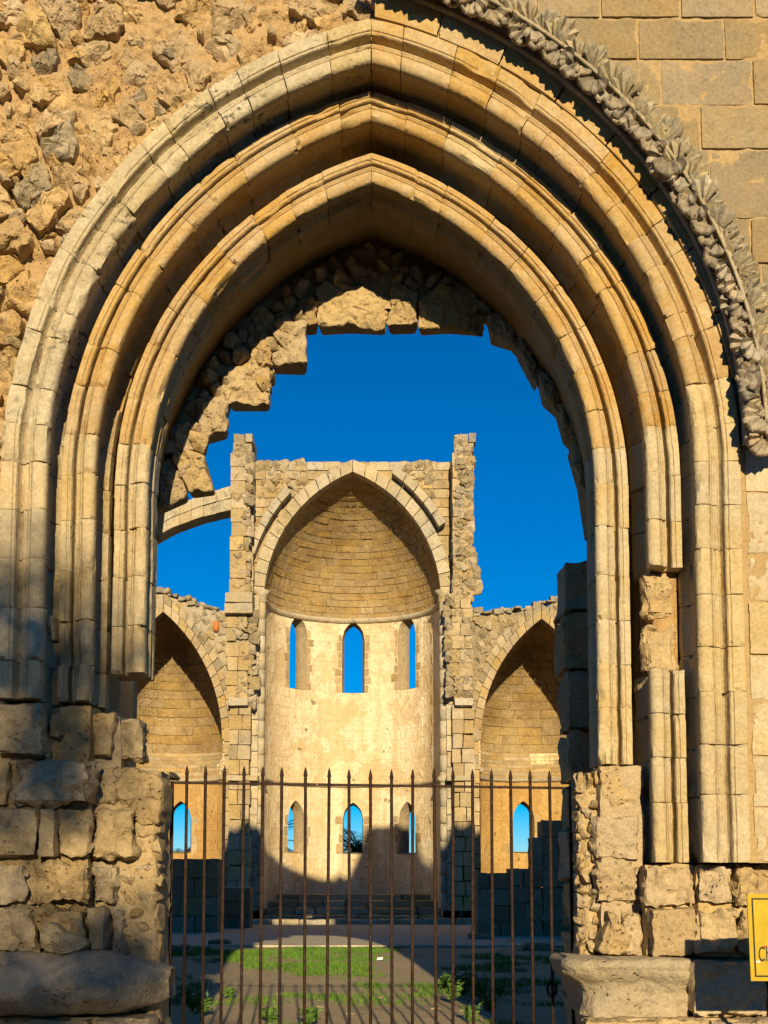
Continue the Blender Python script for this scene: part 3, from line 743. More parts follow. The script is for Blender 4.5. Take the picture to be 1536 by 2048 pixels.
poly_stone('pointed_broken_stone', pxpoly([(1196, 1912), (1205, 1870), (1222, 1840), (1215, 1818), (1240, 1830), (1262, 1870), (1266, 1912)], 9.45), 9.46, .3, M['eroded'], rj, .02, .02, .002, tilt=.2, bulge=.07)
# hollowed column base: half-round plan with a bell profile
def bell_base():
    V = []; Fc = []; Y = 9.40; n, m = 40, 26
    xa, xb = xat(1140, 1980, 9.2), xat(1380, 1980, 9.2)
    zt_, zb_ = zat(1918, 9.2), zat(2036, 9.2)
    prof = [(0, .0), (.03, -.03), (.10, -.045), (.17, -.04), (.20, -.02), (.23, -.025), (.30, -.01), (.42, .05), (.6, .085), (.8, .095), (1.0, .09)]
    def po(v):
        for a, b in zip(prof, prof[1:]):
            if v <= b[0]: return a[1] + (b[1] - a[1]) * (v - a[0]) / (b[0] - a[0])
        return prof[-1][1]
    for i in range(n + 1):
        t = i / n
        # plan: quarter turn from inside the doorway, then straight along the wall
        for j in range(m + 1):
            v = j / m; off = po(v)
            rad = .30 - off
            if t < .45:
                a = math.pi * .5 * (t / .45); X = xa + .30 - rad * math.cos(a * .999); Y_ = Y + .06 - rad * math.sin(a)
                if t == 0: Y_ = Y + .5
            else:
                X = xa + .30 + (xb - xa - .30) * (t - .45) / .55; Y_ = Y + .06 - rad
            nv = Vector((X, Y_, v * .4)); f = fbm(nv * 5, 5) * .03 + fbm(nv * 1.7 + Vector((3, 3, 3)), 3) * .04
            V.append((X + (f if t < .45 else 0), Y_ + f, zt_ + (zb_ - zt_) * v + fbm(nv * 4, 3) * .012))
    for i in range(n):
        for j in range(m):
            a = i * (m + 1) + j; Fc.append((a, a + 1, a + m + 2, a + m + 1))
    b = len(V)
    for i in range(n + 1): V.append((V[i * (m + 1)][0], 9.9, V[i * (m + 1)][2]))
    for i in range(n): Fc.append((i * (m + 1), (i + 1) * (m + 1), b + i + 1, b + i))
    e = n * (m + 1); b2 = len(V); V.append((V[e + m][0], 9.9, V[e + m][2]))
    Fc.append(tuple(e + j for j in range(m + 1)) + (b2, b + n))
    return mesh('column_base', V, Fc, M['base'], rj)
bell_base()
jamb_core(rj, 1330, 1160, 1546, 9.80, 10.2, .06, 51)
cells = voronoi((xat(1150, 1700, 9.75), xat(1215, 1700, 9.75), zat(1915, 9.75), zat(1545, 9.75)), .07, .085, lambda x, z: True, 13)
for (p, P) in cells:
    s = RND.uniform(.75, 1.05)
    P = [(p[0] + (a - p[0]) * s, p[1] + (b - p[1]) * s) for a, b in P]
    P = clip_poly(P, -1, 0, -xat(1153, 1700, 9.75))
    if len(P) < 3: continue
    poly_stone('rubble_stone', P, 9.75 + RND.uniform(-.05, .05), .2, M['eroded'], rj, .016, .022, .001, tilt=.45, bulge=.02, cut=.1)

# inner leaf of the facade seen past the right jamb
pier = thing('shaded_inner_pier', 'dark shaded pier of big worn blocks just inside the doorway', 'pier', (1.85, 11.2, 0))
z = -.02; k = 0; ztop = zat(1115, 11.0)
while z < ztop - .1:
    h = min(RND.uniform(.42, .6), ztop - z)
    if ztop - z - h < .2: h = ztop - z
    rough_block('pier_block', (xat(1130, 1300, 11.0) + RND.uniform(-.02, .03), 2.3), (z + .006, z + h - .006), (11.0 + RND.uniform(-.03, .03), 11.6), FLAT, M['eroded'], pier, .03, .012, .035, 3.5, .06)
    z += h

# ================================================================== GATE
gate = thing('iron_gate', 'rusty iron gate of tall pointed bars closing the church doorway', 'gate', (0, 10.3, 0))
YG = 10.30
bars = [(373.7, 1530), (411, 1531), (449, 1531), (488, 1531), (525.5, 1532), (563.6, 1533), (611, 1533), (658.5, 1535), (698, 1537), (741, 1538), (783, 1538), (825.5, 1537), (868, 1535), (906, 1537), (945, 1538), (983, 1538), (1021, 1538), (1060, 1539), (1099, 1540)]
def rail_z(px): return zat(1565 + (px - 345) / (1140 - 345) * 11, YG)
for px_, pyt in bars:
    X = xat(px_, 1560, YG); zt_ = zat(pyt, YG); r = .013; V = []; Fc = []
    lean = RND.uniform(-.006, .006)
    lv = [(0.03, r, 0), (1.0, r, 0), (zt_ - .085, r, 0), (zt_ - .075, r * 1.35, 0), (zt_ - .03, r * .8, 0), (zt_, .001, 0)]
    for zz, rr_, _ in lv:
        for k in range(8):
            a = 2 * math.pi * k / 8; V.append((X + lean * (zz - zt_) + rr_ * math.cos(a), YG + rr_ * math.sin(a), zz))
    for i in range(len(lv) - 1):
        for k in range(8): Fc.append((i * 8 + k, i * 8 + (k + 1) % 8, i * 8 + 8 + (k + 1) % 8, i * 8 + 8 + k))
    Fc.append(tuple(reversed(range(8)))); Fc.append(tuple((len(lv) - 1) * 8 + k for k in range(8)))
    mesh('bar', V, Fc, M['iron'], gate)
XL, XR = xat(344, 1580, YG), xat(1141, 1580, YG); XM = xat(634, 1580, YG)
def rail(nm, x0, x1, z0, z1, h=.011):
    mesh(nm, [(x0, YG + .014, z0 - h), (x1, YG + .014, z1 - h), (x1, YG + .024, z1 - h), (x0, YG + .024, z0 - h), (x0, YG + .014, z0 + h), (x1, YG + .014, z1 + h), (x1, YG + .024, z1 + h), (x0, YG + .024, z0 + h)],
         [(0, 3, 2, 1), (4, 5, 6, 7), (0, 1, 5, 4), (1, 2, 6, 5), (2, 3, 7, 6), (3, 0, 4, 7)], M['iron'], gate, False)
rail('top_rail', XL, XM - .004, rail_z(344), rail_z(634)); rail('top_rail', XM + .004, XR, rail_z(634), rail_z(1141))
rail('bottom_rail', XL, XM - .004, .14, .14, .02); rail('bottom_rail', XM + .004, XR, .14, .14, .02)
box('end_post', XL - .012, XL + .012, YG, YG + .03, .02, rail_z(344) + .012, M['iron'], gate)
box('end_post', XR - .012, XR + .012, YG, YG + .03, .02, rail_z(1141) + .012, M['iron'], gate)
for px0, px1, y in ((300, 344, 1591), (296, 340, 1751)): box('hinge', xat(px0, y, YG), xat(px1, y, YG), YG + .002, YG + .02, zat(y + 6, YG), zat(y - 6, YG), M['iron'], gate)
for px0, px1, y in ((1141, 1185, 1584), (1144, 1185, 1727)): box('hinge', xat(px0, y, YG), xat(px1, y, YG), YG + .002, YG + .02, zat(y + 4, YG), zat(y - 4, YG), M['iron'], gate)
V = []; Fc = []; xp, zp = xat(1103, 1975, YG), zat(1978, YG)
tube(V, Fc, [(xp + .035 * math.cos(a), YG - .02, zp + .06 * math.sin(a)) for a in [k * math.pi / 8 for k in range(17)]], .012)
mesh('lock_ring', V, Fc, M['iron'], gate)

# ================================================================== SIGN
YS = 8.0
sg = thing('yellow_sign', 'yellow metal sign with black border line and lettering beside the jamb', 'sign', (xat(1600, 1870, YS), YS, 0))
p0 = at(1494, 1788, YS); p1 = at(1502, 1962, YS)
sw, sh = .72, p0.z - p1.z
def sgp(u, v): return (p0.x + u + (1 - v / sh) * 0 + (p1.x - p0.x) * (v / sh), YS, p0.z - v)   # v down
def quad(nm, u0, u1, v0, v1, dy, mat, th=.0015):
    c = [sgp(u0, v0), sgp(u1, v0), sgp(u1, v1), sgp(u0, v1)]
    V = [(a, YS - dy, b) for a, _, b in c] + [(a, YS - dy + th, b) for a, _, b in c]
    return mesh(nm, V, [(0, 3, 2, 1), (4, 5, 6, 7), (0, 1, 5, 4), (1, 2, 6, 5), (2, 3, 7, 6), (3, 0, 4, 7)], mat, sg, False)
quad('panel', 0, sw, 0, sh, 0, M['sign'], .012)
b0, b1 = .026, .035
for nm, a in (('border_line', (b0, sw - b0, b0, b1)), ('border_line', (b0, sw - b0, sh - b1, sh - b0)), ('border_line', (b0, b1, b1, sh - b1)), ('border_line', (sw - b1, sw - b0, b1, sh - b1))):
    quad(nm, *a, .004, M['black'])
for ch, uu in (('C', .049), ('h', .096)):
    cu = bpy.data.curves.new('letter', 'FONT'); cu.body = ch; cu.size = .125; cu.extrude = .0008
    tmp = bpy.data.objects.new('tmp', cu); COL.objects.link(tmp); bpy.context.view_layer.update()
    me = bpy.data.meshes.new_from_object(tmp.evaluated_get(bpy.context.evaluated_depsgraph_get())); bpy.data.objects.remove(tmp); bpy.data.curves.remove(cu)
    sz = p0.z - (zat(1788, YS) - zat(1922, YS))
    for v in me.vertices: v.co = Vector((p0.x + .012 + uu + v.co.x * .5, YS - .004 - v.co.z, sz + v.co.y * 1.05))
    o = link('letter', me, M['black'], sg)
    me.materials.clear(); me.materials.append(M['black'])
for nm, px_, py_, r, mt in (('paint_chip', 1516, 1924, .012, 'white'), ('rust_spot', 1531, 1893, .011, 'red')):
    c = at(px_, py_, YS - .004); V = [(c.x + r * (1 + .3 * math.sin(3 * a)) * math.cos(a), c.y, c.z + .7 * r * math.sin(a)) for a in [2 * math.pi * k / 14 for k in range(14)]]
    V += [(x, y + .002, z) for x, y, z in V]
    mesh(nm, V, [tuple(range(14)), tuple(reversed(range(14, 28)))] + [(k, k + 14, (k + 1) % 14 + 14, (k + 1) % 14) for k in range(14)], M[mt], sg)
for u in (.2, .55): box('post', p0.x + u, p0.x + u + .045, YS + .014, YS + .06, 0, p0.z - .03, M['iron'], sg)

# ================================================================== CHURCH EAST END
def plan(u, a, bay, cx, y0, off):
    """walk round a bay + half circle of radius a; off pushes into the wall. returns x,y"""
    if u < bay: return cx - a - off, y0 + u
    if u > bay + math.pi * a: return cx + a + off, y0 + 2 * bay + math.pi * a - u
    t = (u - bay) / max(a, 1e-6); r = a + off
    return cx - r * math.cos(t), y0 + bay + r * math.sin(t)
def apse(root, cx, R, bay, y0, zf, zs, rise, thick, wall_mat, windows, rows_n, blk, conch_mat, strings, wall_rows=None):
    c = (rise * rise - R * R) / (2 * R); rr = R + c; bm_ = math.acos(c / rr)
    Lp = 2 * bay + math.pi * R
    # wall sheets with pointed openings, splayed reveals between them
    def outline(wd, zb, zt, uc):
        hw = wd / 2; zsp = zt - 1.7 * hw; kk = (zt - zsp) / (1.732 * hw)
        tops = []
        for i in range(13):
            x = -hw + wd * i / 12; tops.append((uc + x, zsp + kk * math.sqrt(max(0, 4 * hw * hw - (hw + abs(x)) ** 2))))
        return (uc - hw, uc + hw, zb, tops)
    def top_of(o, u):
        for p, q in zip(o[3], o[3][1:]):
            if u <= q[0] + 1e-9: return p[1] + (q[1] - p[1]) * max(0, (u - p[0])) / (q[0] - p[0])
        return o[3][-1][1]
    V = []; Fc = []; mats_ = []
    def vadd(u, z, off):
        x, y = plan(u, R, bay, cx, y0, off); V.append((x, y, z)); return len(V) - 1
    inner = [outline(wi, zb, zt, bay + phi * R) for (phi, zb, zt, wi, wo_) in windows]
    outer = [outline(wo_ * R / (R + thick), zb + .06, zt - .08, bay + phi * R) for (phi, zb, zt, wi, wo_) in windows]
    for off, outs in ((0, inner), (thick, outer)):
        us = sorted(set([round(Lp * k / 72, 4) for k in range(73)] + [round(t[0], 4) for o in outs for t in o[3]]))
        for u0, u1 in zip(us, us[1:]):
            if u1 - u0 < 1e-4: continue
            um = (u0 + u1) / 2; segs = [(zf - .3, zf - .3)]
            for o in sorted([o for o in outs if o[0] < um < o[1]], key=lambda o: o[2]):
                segs += [(o[2], o[2]), (top_of(o, u0), top_of(o, u1))]
            segs.append((zs, zs))
            for k in range(0, len(segs), 2):
                (a0, a1), (b0, b1) = segs[k], segs[k + 1]
                f = (vadd(u0, a0, off), vadd(u1, a1, off), vadd(u1, b1, off), vadd(u0, b0, off)); Fc.append(f); mats_.append(0)
    for oi_, oo in zip(inner, outer):
        li = [(oi_[0], oi_[2])] + oi_[3] + [(oi_[1], oi_[2])]; lo_ = [(oo[0], oo[2])] + oo[3] + [(oo[1], oo[2])]
        for k in range(len(li)):
            k2 = (k + 1) % len(li); prev = None
            for d in range(4):
                t0, t1 = d / 4, (d + 1) / 4; e = lambda t: min(1, t * 1.5)
                g = lambda p, q, t: vadd(p[0] + (q[0] - p[0]) * e(t), p[1] + (q[1] - p[1]) * e(t), thick * t)
                Fc.append((g(li[k], lo_[k], t0), g(li[k2], lo_[k2], t0), g(li[k2], lo_[k2], t1), g(li[k], lo_[k], t1))); mats_.append(1)
    wall = mesh('curved_wall', V, Fc, wall_mat, root, False)
    wall.data.materials.append(M['far']); wall.data.polygons.foreach_set('material_index', mats_)
    b_ = bmesh.new(); b_.from_mesh(wall.data); bmesh.ops.remove_doubles(b_, verts=b_.verts, dist=.0005); b_.to_mesh(wall.data); b_.free()
    # window surrounds: small stones round each opening, proud of the plaster
    for (phi, zb, zt, w_in, w_out) in windows:
        dirv = Vector((-math.cos(phi), math.sin(phi), 0)); sd = Vector((dirv.y, -dirv.x, 0)); base = Vector((cx, y0 + bay, 0))
        zz = zb
        while zz < zt - w_in * .75:
            h = RND.uniform(.28, .42)
            for s_ in (-1, 1):
                ww = RND.uniform(.10, .30)
                def fm(u, v, w_, s_=s_, phi=phi):
                    ang = phi + (s_ * (w_in / 2 + u)) / R * 1.0
                    r_ = R + w_
                    return (cx - r_ * math.cos(ang), y0 + bay + r_ * math.sin(ang), v)
                rough_block('jamb_stone', (.004, ww), (zz, min(zz + h - .02, zt - w_in * .6)), (-.018, .2), fm, M['far'], root, .12, .015, .012, 3, .01)
            zz += h
    # conch of small blocks over a shell
    V = []; Fc = []; nb, nu = 22, 40
    for side in (.05, .7):
        for i in range(nb + 1):
            be = bm_ * i / nb; a = max(.0, rr * math.cos(be) - c); h = rr * math.sin(be); L = 2 * bay + math.pi * a
            for j in range(nu + 1):
                x, y = plan(L * j / nu, a, bay, cx, y0, side); V.append((x, y + (.12 if j in (0, nu) else 0), zs + h + (side * .5 if i else 0)))
    o_ = (nb + 1) * (nu + 1)
    for i in range(nb):
        for j in range(nu):
            a = i * (nu + 1) + j; Fc.append((a, a + 1, a + nu + 2, a + nu + 1)); Fc.append((o_ + a, o_ + a + nu + 1, o_ + a + nu + 2, o_ + a + 1))
    shell = mesh('conch', V, Fc, conch_mat, root)
    al = rr * bm_
    for i in range(rows_n):
        b0, b1 = bm_ * i / rows_n, bm_ * (i + 1) / rows_n
        a_m = rr * math.cos((b0 + b1) / 2) - c
        L = 2 * bay + math.pi * a_m
        if a_m < .08: continue
        n_ = max(3, int(round(L / blk))); cuts = [0] + [L * (k + RND.uniform(-.25, .25) + (.5 if i % 2 else 0) * .6) / n_ for k in range(1, n_)] + [L]
        for u0, u1 in zip(cuts, cuts[1:]):
            if RND.random() < .03: continue
            dp = RND.uniform(-.012, .012) + (.04 if RND.random() < .05 else 0)
            def fm(u, v, w_, a_m=a_m):
                a = max(.01, rr * math.cos(v / rr) - c); L2 = 2 * bay + math.pi * a
                x, y = plan(u / (2 * bay + math.pi * a_m) * L2, a, bay, cx, y0, w_ ); return (x, y, zs + rr * math.sin(v / rr))
            rough_block('conch_block', (u0 + .001, u1 - .001), (b0 * rr + .001, b1 * rr - .001), (dp, .12 + dp), fm, conch_mat, shell, .2, .006, .012, 2, .02, open_back=True)
    # coursed wall blocks
    if wall_rows:
        za, zb_, n_r, bl, wm = wall_rows
        for i in range(n_r):
            v0, v1 = za + (zb_ - za) * i / n_r, za + (zb_ - za) * (i + 1) / n_r
            n_ = int(Lp / bl); cuts = [0] + [Lp * (k + RND.uniform(-.25, .25)) / n_ for k in range(1, n_)] + [Lp]
            for u0, u1 in zip(cuts, cuts[1:]):
                def fm(u, v, w_):
                    x, y = plan(u, R, bay, cx, y0, w_); return (x, y, v)
                skip = False
                for (phi, wzb, wzt, wi, wo_) in windows:
                    uc = bay + phi * R
                    if u1 > uc - wi * .8 and u0 < uc + wi * .8 and v1 > wzb - .1 and v0 < wzt + .2: skip = True
                if skip: continue
                dp = RND.uniform(-.012, .012)
                xw, yw = plan((u0 + u1) / 2, R, bay, cx, y0, 0); pale = fbm(Vector((xw * .45, yw * .3, v0 * .45)), 3) > .08
                rough_block('wall_block', (u0 + .001, u1 - .001), (v0 + .001, v1 - .001), (-.02 + dp * .5, .08), fm, M['plaster'] if pale else wm, wall, .35, .012, .008, 2, .012, open_back=True)
    # string courses
    for (z, hgt, prj) in strings:
        V = []; Fc = []; pr = [(.02, -hgt), (-prj * .4, -hgt), (-prj, -hgt * .3), (-prj, .0), (-prj * .6, hgt * .5), (.02, hgt * .6)]
        us2 = [Lp * k / 70 for k in range(71)]; m = len(pr)
        for u in us2:
            for (of, dz) in pr:
                x, y = plan(u, R, bay, cx, y0, of + fbm(Vector((u * 3, dz, z)), 3) * .02); V.append((x, y, z + dz + fbm(Vector((u * 2, 5, z)), 3) * .02))
        for i in range(70):
            for k in range(m): Fc.append((i * m + k, i * m + (k + 1) % m, (i + 1) * m + (k + 1) % m, (i + 1) * m + k))
        Fc.append(tuple(reversed(range(m)))); Fc.append(tuple(70 * m + k for k in range(m)))
        mesh('string_course', V, Fc, M['far_pale'], root)
    return c, rr, bm_
def arch_band(root, nm, cx, R, c, zs, s0, s1, y0, y1, n, mat, jit=0.0, skip=(), only=None, sides=(-1, 1)):
    """voussoirs of a pointed arch between half-spans s0 and s1"""
    for side in sides:
        for k in range(n):
            if (side, k) in skip: continue
            if only is not None and not only(side, k): continue
            t0, t1 = k / n, (k + 1) / n
            j0 = RND.uniform(0, jit)
            def fm(u, v, w_, side=side):
                s = s0 + v; r = s + c; am = math.acos(c / r); a = am * u
                return (cx + side * (-c + r * math.cos(a)), w_, zs + r * math.sin(a))
            rough_block(nm, (t0 + .0015, t1 - .0015), (0, s1 - s0 + j0), (y0 + RND.uniform(-.01, .01), y1), fm, mat, root, .1, .002, .0012, 30, .0)
def pier_blocks(root, px0, px1, y0, y1, Y, Yb, row, split, mat, nm='pier_block', ragl=0, ragr=0, skipf=0.0, amp=.012):
    zt_, zb_ = zat(y0, Y), zat(y1, Y); ym = (y0 + y1) / 2; X0, X1 = xat(px0, ym, Y), xat(px1, ym, Y)
    n = max(1, int(round((zt_ - zb_) / row)))
    for i in range(n):
        v0, v1 = zb_ + (zt_ - zb_) * i / n, zb_ + (zt_ - zb_) * (i + 1) / n
        a, b = X0 + RND.uniform(-ragl, ragl), X1 + RND.uniform(-ragr, ragr)
        cuts = [a] + [a + (b - a) * (k + RND.uniform(-.28, .28)) / split for k in range(1, split)] + [b]
        for u0, u1 in zip(cuts, cuts[1:]):
            if RND.random() < skipf: continue
            rough_block(nm, (u0 + .004, u1 - .004), (v0 + .004, v1 - .004), (Y + RND.uniform(-.025, .025), Yb), FLAT, mat, root, .16, .012, amp, 2, amp * 2)

YE = 44.0
east = thing('central_apse', 'tall central apse with pointed half dome and two rows of lancet windows', 'apse', (-1.12, 46, 0))
cxm = xat(705, 1185, YE); Rm = (xat(883, 1185, YE) - xat(527, 1185, YE)) / 2
zsm = zat(1200, YE); risem = zat(943, YE) - zsm; bay = .45
def win(px, y0, y1, wi, wo, cx, R, by, Yd=None):
    # angle on the apse whose jamb shows at px
    best = None
    for k in range(20, 161):
        ph = R_(k); x, y = cx - R * math.cos(ph), YE + by + R * math.sin(ph)
        e = abs(xat(px, (y0 + y1) / 2, y) - x)
        if best is None or e < best[0]: best = (e, ph, y)
    return (best[1], zat(y1, best[2]), zat(y0, best[2]), wi, wo)
wins = [win(708, 1243, 1386, .88, .74, cxm, Rm, bay), win(597, 1231, 1378, .86, .74, cxm, Rm, bay), win(815, 1231, 1378, .86, .74, cxm, Rm, bay),
        win(707, 1605, 1708, .80, .76, cxm, Rm, bay), win(592, 1601, 1706, .80, .76, cxm, Rm, bay), win(815, 1603, 1708, .80, .76, cxm, Rm, bay)]
cm, rm, bmx = apse(east, cxm, Rm, bay, YE, 0.3, zsm, risem, .62, M['plaster'], wins, 23, .60, M['conch'], [(zsm + .02, .13, .14), (zat(1555, YE), .10, .12)])
# arch ring, outer rib stubs
arch_band(east, 'voussoir', cxm, Rm, cm, zsm, Rm - .02, Rm + .40, YE - .06, YE + .45, 13, M['far_pale'])
arch_band(east, 'rib_stone', cxm, Rm, cm, zsm, Rm + .52, Rm + .80, YE - .45, YE + .1, 13, M['far_pale'], only=lambda s, k: (k in (3, 4, 5, 6, 7) if s < 0 else k in (5, 6, 7, 8, 9)))
# spandrel wall
def am_z(x, s):
    r = s + cm; d = abs(x - cxm) + cm; return zsm + math.sqrt(max(0, r * r - d * d)) if d < r else zsm
xl_, xr_ = xat(490, 950, YE), xat(920, 950, YE); ztop = zat(920, YE)
xs = [xl_ + (xr_ - xl_) * k / 80 for k in range(81)]
strip_wall('spandrel_core', xs, [am_z(x, Rm + .2) for x in xs], [ztop - .05 + fbm(Vector((x * 2, 3, 3)), 3) * .06 for x in xs], YE + .1, YE + .95, M['far'], east)
rows_z = []
z = zsm
while z < ztop - .05:
    h = .34; x = xl_
    while x < xr_:
        wd = RND.uniform(.45, .75); x1 = min(x + wd, xr_); zm = z + h / 2; xm = (x + x1) / 2
        r = math.hypot(max(abs(xm - cxm) - (x1 - x) * .35, 0) + cm, zm - zsm) - cm
        if r > Rm + .38:
            top = z + h > ztop - .1
            if RND.random() > .05: rough_block('spandrel_block', (x + .007, x1 - .007), (z + .007, min(z + h, ztop + RND.uniform(-.03, .05)) - .007), (YE + .03 + RND.uniform(-.02, .02), YE + .25), FLAT, M['far_pale'] if top else M['far'], east, .18, .015, .012, 2, .02, open_back=True)
        x = x1
    z += h
# rough torn patches beside the crown
for (pa, pb, ya, yb, sd_) in ((532, 592, 932, 985, 3), (825, 872, 935, 985, 8), (905, 940, 1100, 1180, 9)):
    cells = voronoi((xat(pa, 960, YE), xat(pb, 960, YE), zat(yb, YE), zat(ya, YE)), .34, .22, lambda x, z: True, sd_)
    for p, P in cells: poly_stone('torn_stone', P, YE - .02 + RND.uniform(-.08, .05), .3, M['far_rubble'], east, .08, .05, .005, tilt=.35, bulge=.03, cut=.08)
# nave wall stubs rising on both sides
pier_blocks(east, 461, 490, 905, 1185, 42.9, 44.6, .5, 1, M['far'], 'stub_block', .05, .07)
pier_blocks(east, 490, 508, 905, 1190, 43.5, 44.9, .5, 1, M['far_pale'], 'stub_block', .03, .02)
pier_blocks(east, 462, 500, 866, 903, 43.0, 44.6, .3, 2, M['far_grey'], 'stub_block', .12, .12, .15, .03)
pier_blocks(east, 450, 506, 1184, 1226, 42.6, 44.7, .4, 1, M['far_pale'], 'corbel_block', .04, .02)
pier_blocks(east, 905, 948, 905, 1190, 43.0, 44.6, .45, 2, M['far'], 'stub_block', .02, .05)
pier_blocks(east, 914, 950, 866, 903, 43.0, 44.6, .3, 2, M['far_grey'], 'stub_block', .1, .08, .15, .03)
for (pa, pb, ya, yb, sd_) in ((478, 494, 900, 1180, 31), (922, 938, 880, 1190, 32), (484, 503, 1226, 1400, 33), (905, 930, 1190, 1380, 34)):
    ym = (ya + yb) / 2
    cells = voronoi((xat(pa, ym, 42.9), xat(pb, ym, 42.9), zat(yb, 42.9), zat(ya, 42.9)), .2, .2, lambda x, z: True, sd_)
    for p, P in cells: poly_stone('torn_stone', P, 42.9 + RND.uniform(-.06, .05), .3, M['far_rubble'], east, .06, .05, .004, tilt=.35, bulge=.02, cut=.08)
# piers below
pier_blocks(east, 452, 500, 1226, 1400, 42.9, 44.6, .5, 2, M['far'], 'pier_block', .03, .12, .05, .02)
pier_blocks(east, 456, 500, 1400, 1822, 43.1, 44.6, .52, 2, M['far'], 'pier_block', .02, .05)
pier_blocks(east, 500, 516, 1190, 1822, 43.5, 44.6, .55, 1, M['far_pale'], 'pier_block', .01, .01)
pier_blocks(east, 903, 944, 1190, 1380, 42.9, 44.6, .5, 2, M['far'], 'pier_block', .1, .06, .05, .02)
pier_blocks(east, 906, 950, 1380, 1822, 43.1, 44.6, .52, 2, M['far'], 'pier_block', .05, .02)
pier_blocks(east, 893, 907, 1190, 1822, 43.5, 44.6, .55, 1, M['far_pale'], 'pier_block', .01, .01)
for px_ in (521, 888):       # slim shafts with capitals
    X = xat(px_, 1400, 43.75); za, zb_ = zat(1205, 43.75), zat(1822, 43.75)
    n = 18
    for i in range(n):
        V = []; Fc = []; z0_, z1_ = zb_ + (za - zb_) * i / n + .006, zb_ + (za - zb_) * (i + 1) / n - .006
        tube(V, Fc, [(X, 43.78, z0_), (X, 43.78, (z0_ + z1_) / 2), (X, 43.78, z1_)], [.155, .16, .155], 12); mesh('shaft_drum', V, Fc, M['far_pale'], east)
    V = []; Fc = []; tube(V, Fc, [(X, 43.78, za - .02), (X, 43.78, za + .03), (X, 43.78, za + .25), (X, 43.78, za + .42)], [.15, .2, .2, .34], 10); mesh('capital', V, Fc, M['far_pale'], east)
    pz = zat(1558, 43.7); V = []; Fc = []; tube(V, Fc, [(X, 43.78, pz - .12), (X, 43.78, pz), (X, 43.78, pz + .12)], [.17, .27, .2], 10); mesh('shaft_ring', V, Fc, M['far_pale'], east)
for pa, pb in ((452, 516), (893, 952)):
    ym = 1556; rough_block('string_course', (xat(pa, ym, 42.95), xat(pb, ym, 42.95)), (zat(1562, 43), zat(1550, 43)), (42.95, 43.6), FLAT, M['far_pale'], east, .2, .04, .02, 2)
# steps and bench
steps = thing('altar_steps', 'low stone steps running round the foot of the central apse', 'steps', (cxm, 45, 0))
for i, (ya, yf) in enumerate(((.30, 44.2), (.55, 44.75), (.80, 45.3), (1.02, 45.9))):
    x = cxm - Rm + .05 + i * .02
    while x < cxm + Rm - .1:
        x1 = min(x + RND.uniform(.7, 1.2), cxm + Rm - .05)
        rough_block('step_slab', (x + .006, x1 - .006), (0.01 if i == 0 else ya - .26, ya), (yf + RND.uniform(-.02, .02), yf + 1.4), FLAT, M['far'], steps, .25, .03, .02, 2, .03); x = x1
kerb = thing('stone_kerb', 'low pale kerb of long stones lying across the nave before the apse', 'kerb', (cxm, 42.4, 0))
x = xat(470, 1845, 42.2)
while x < xat(960, 1845, 42.2):
    wd = RND.uniform(.7, 1.3); rough_block('kerb_stone', (x + .01, x + wd - .01), (-.03, .24 + RND.uniform(-.03, .03)), (42.2 + RND.uniform(-.04, .04), 42.75), FLAT, M['far_pale'], kerb, .15, .03, .02, 3, .03); x += wd
o = rough_block('fallen_block', (xat(610, 1830, 42.45), xat(627, 1830, 42.45)), (.24, .52), (42.35, 42.65), FLAT, M['far_pale'], None, .08, .05, .03, 3, .05)
tag(o, 'small pale fallen block lying on the sunlit end of the kerb', 'stone')

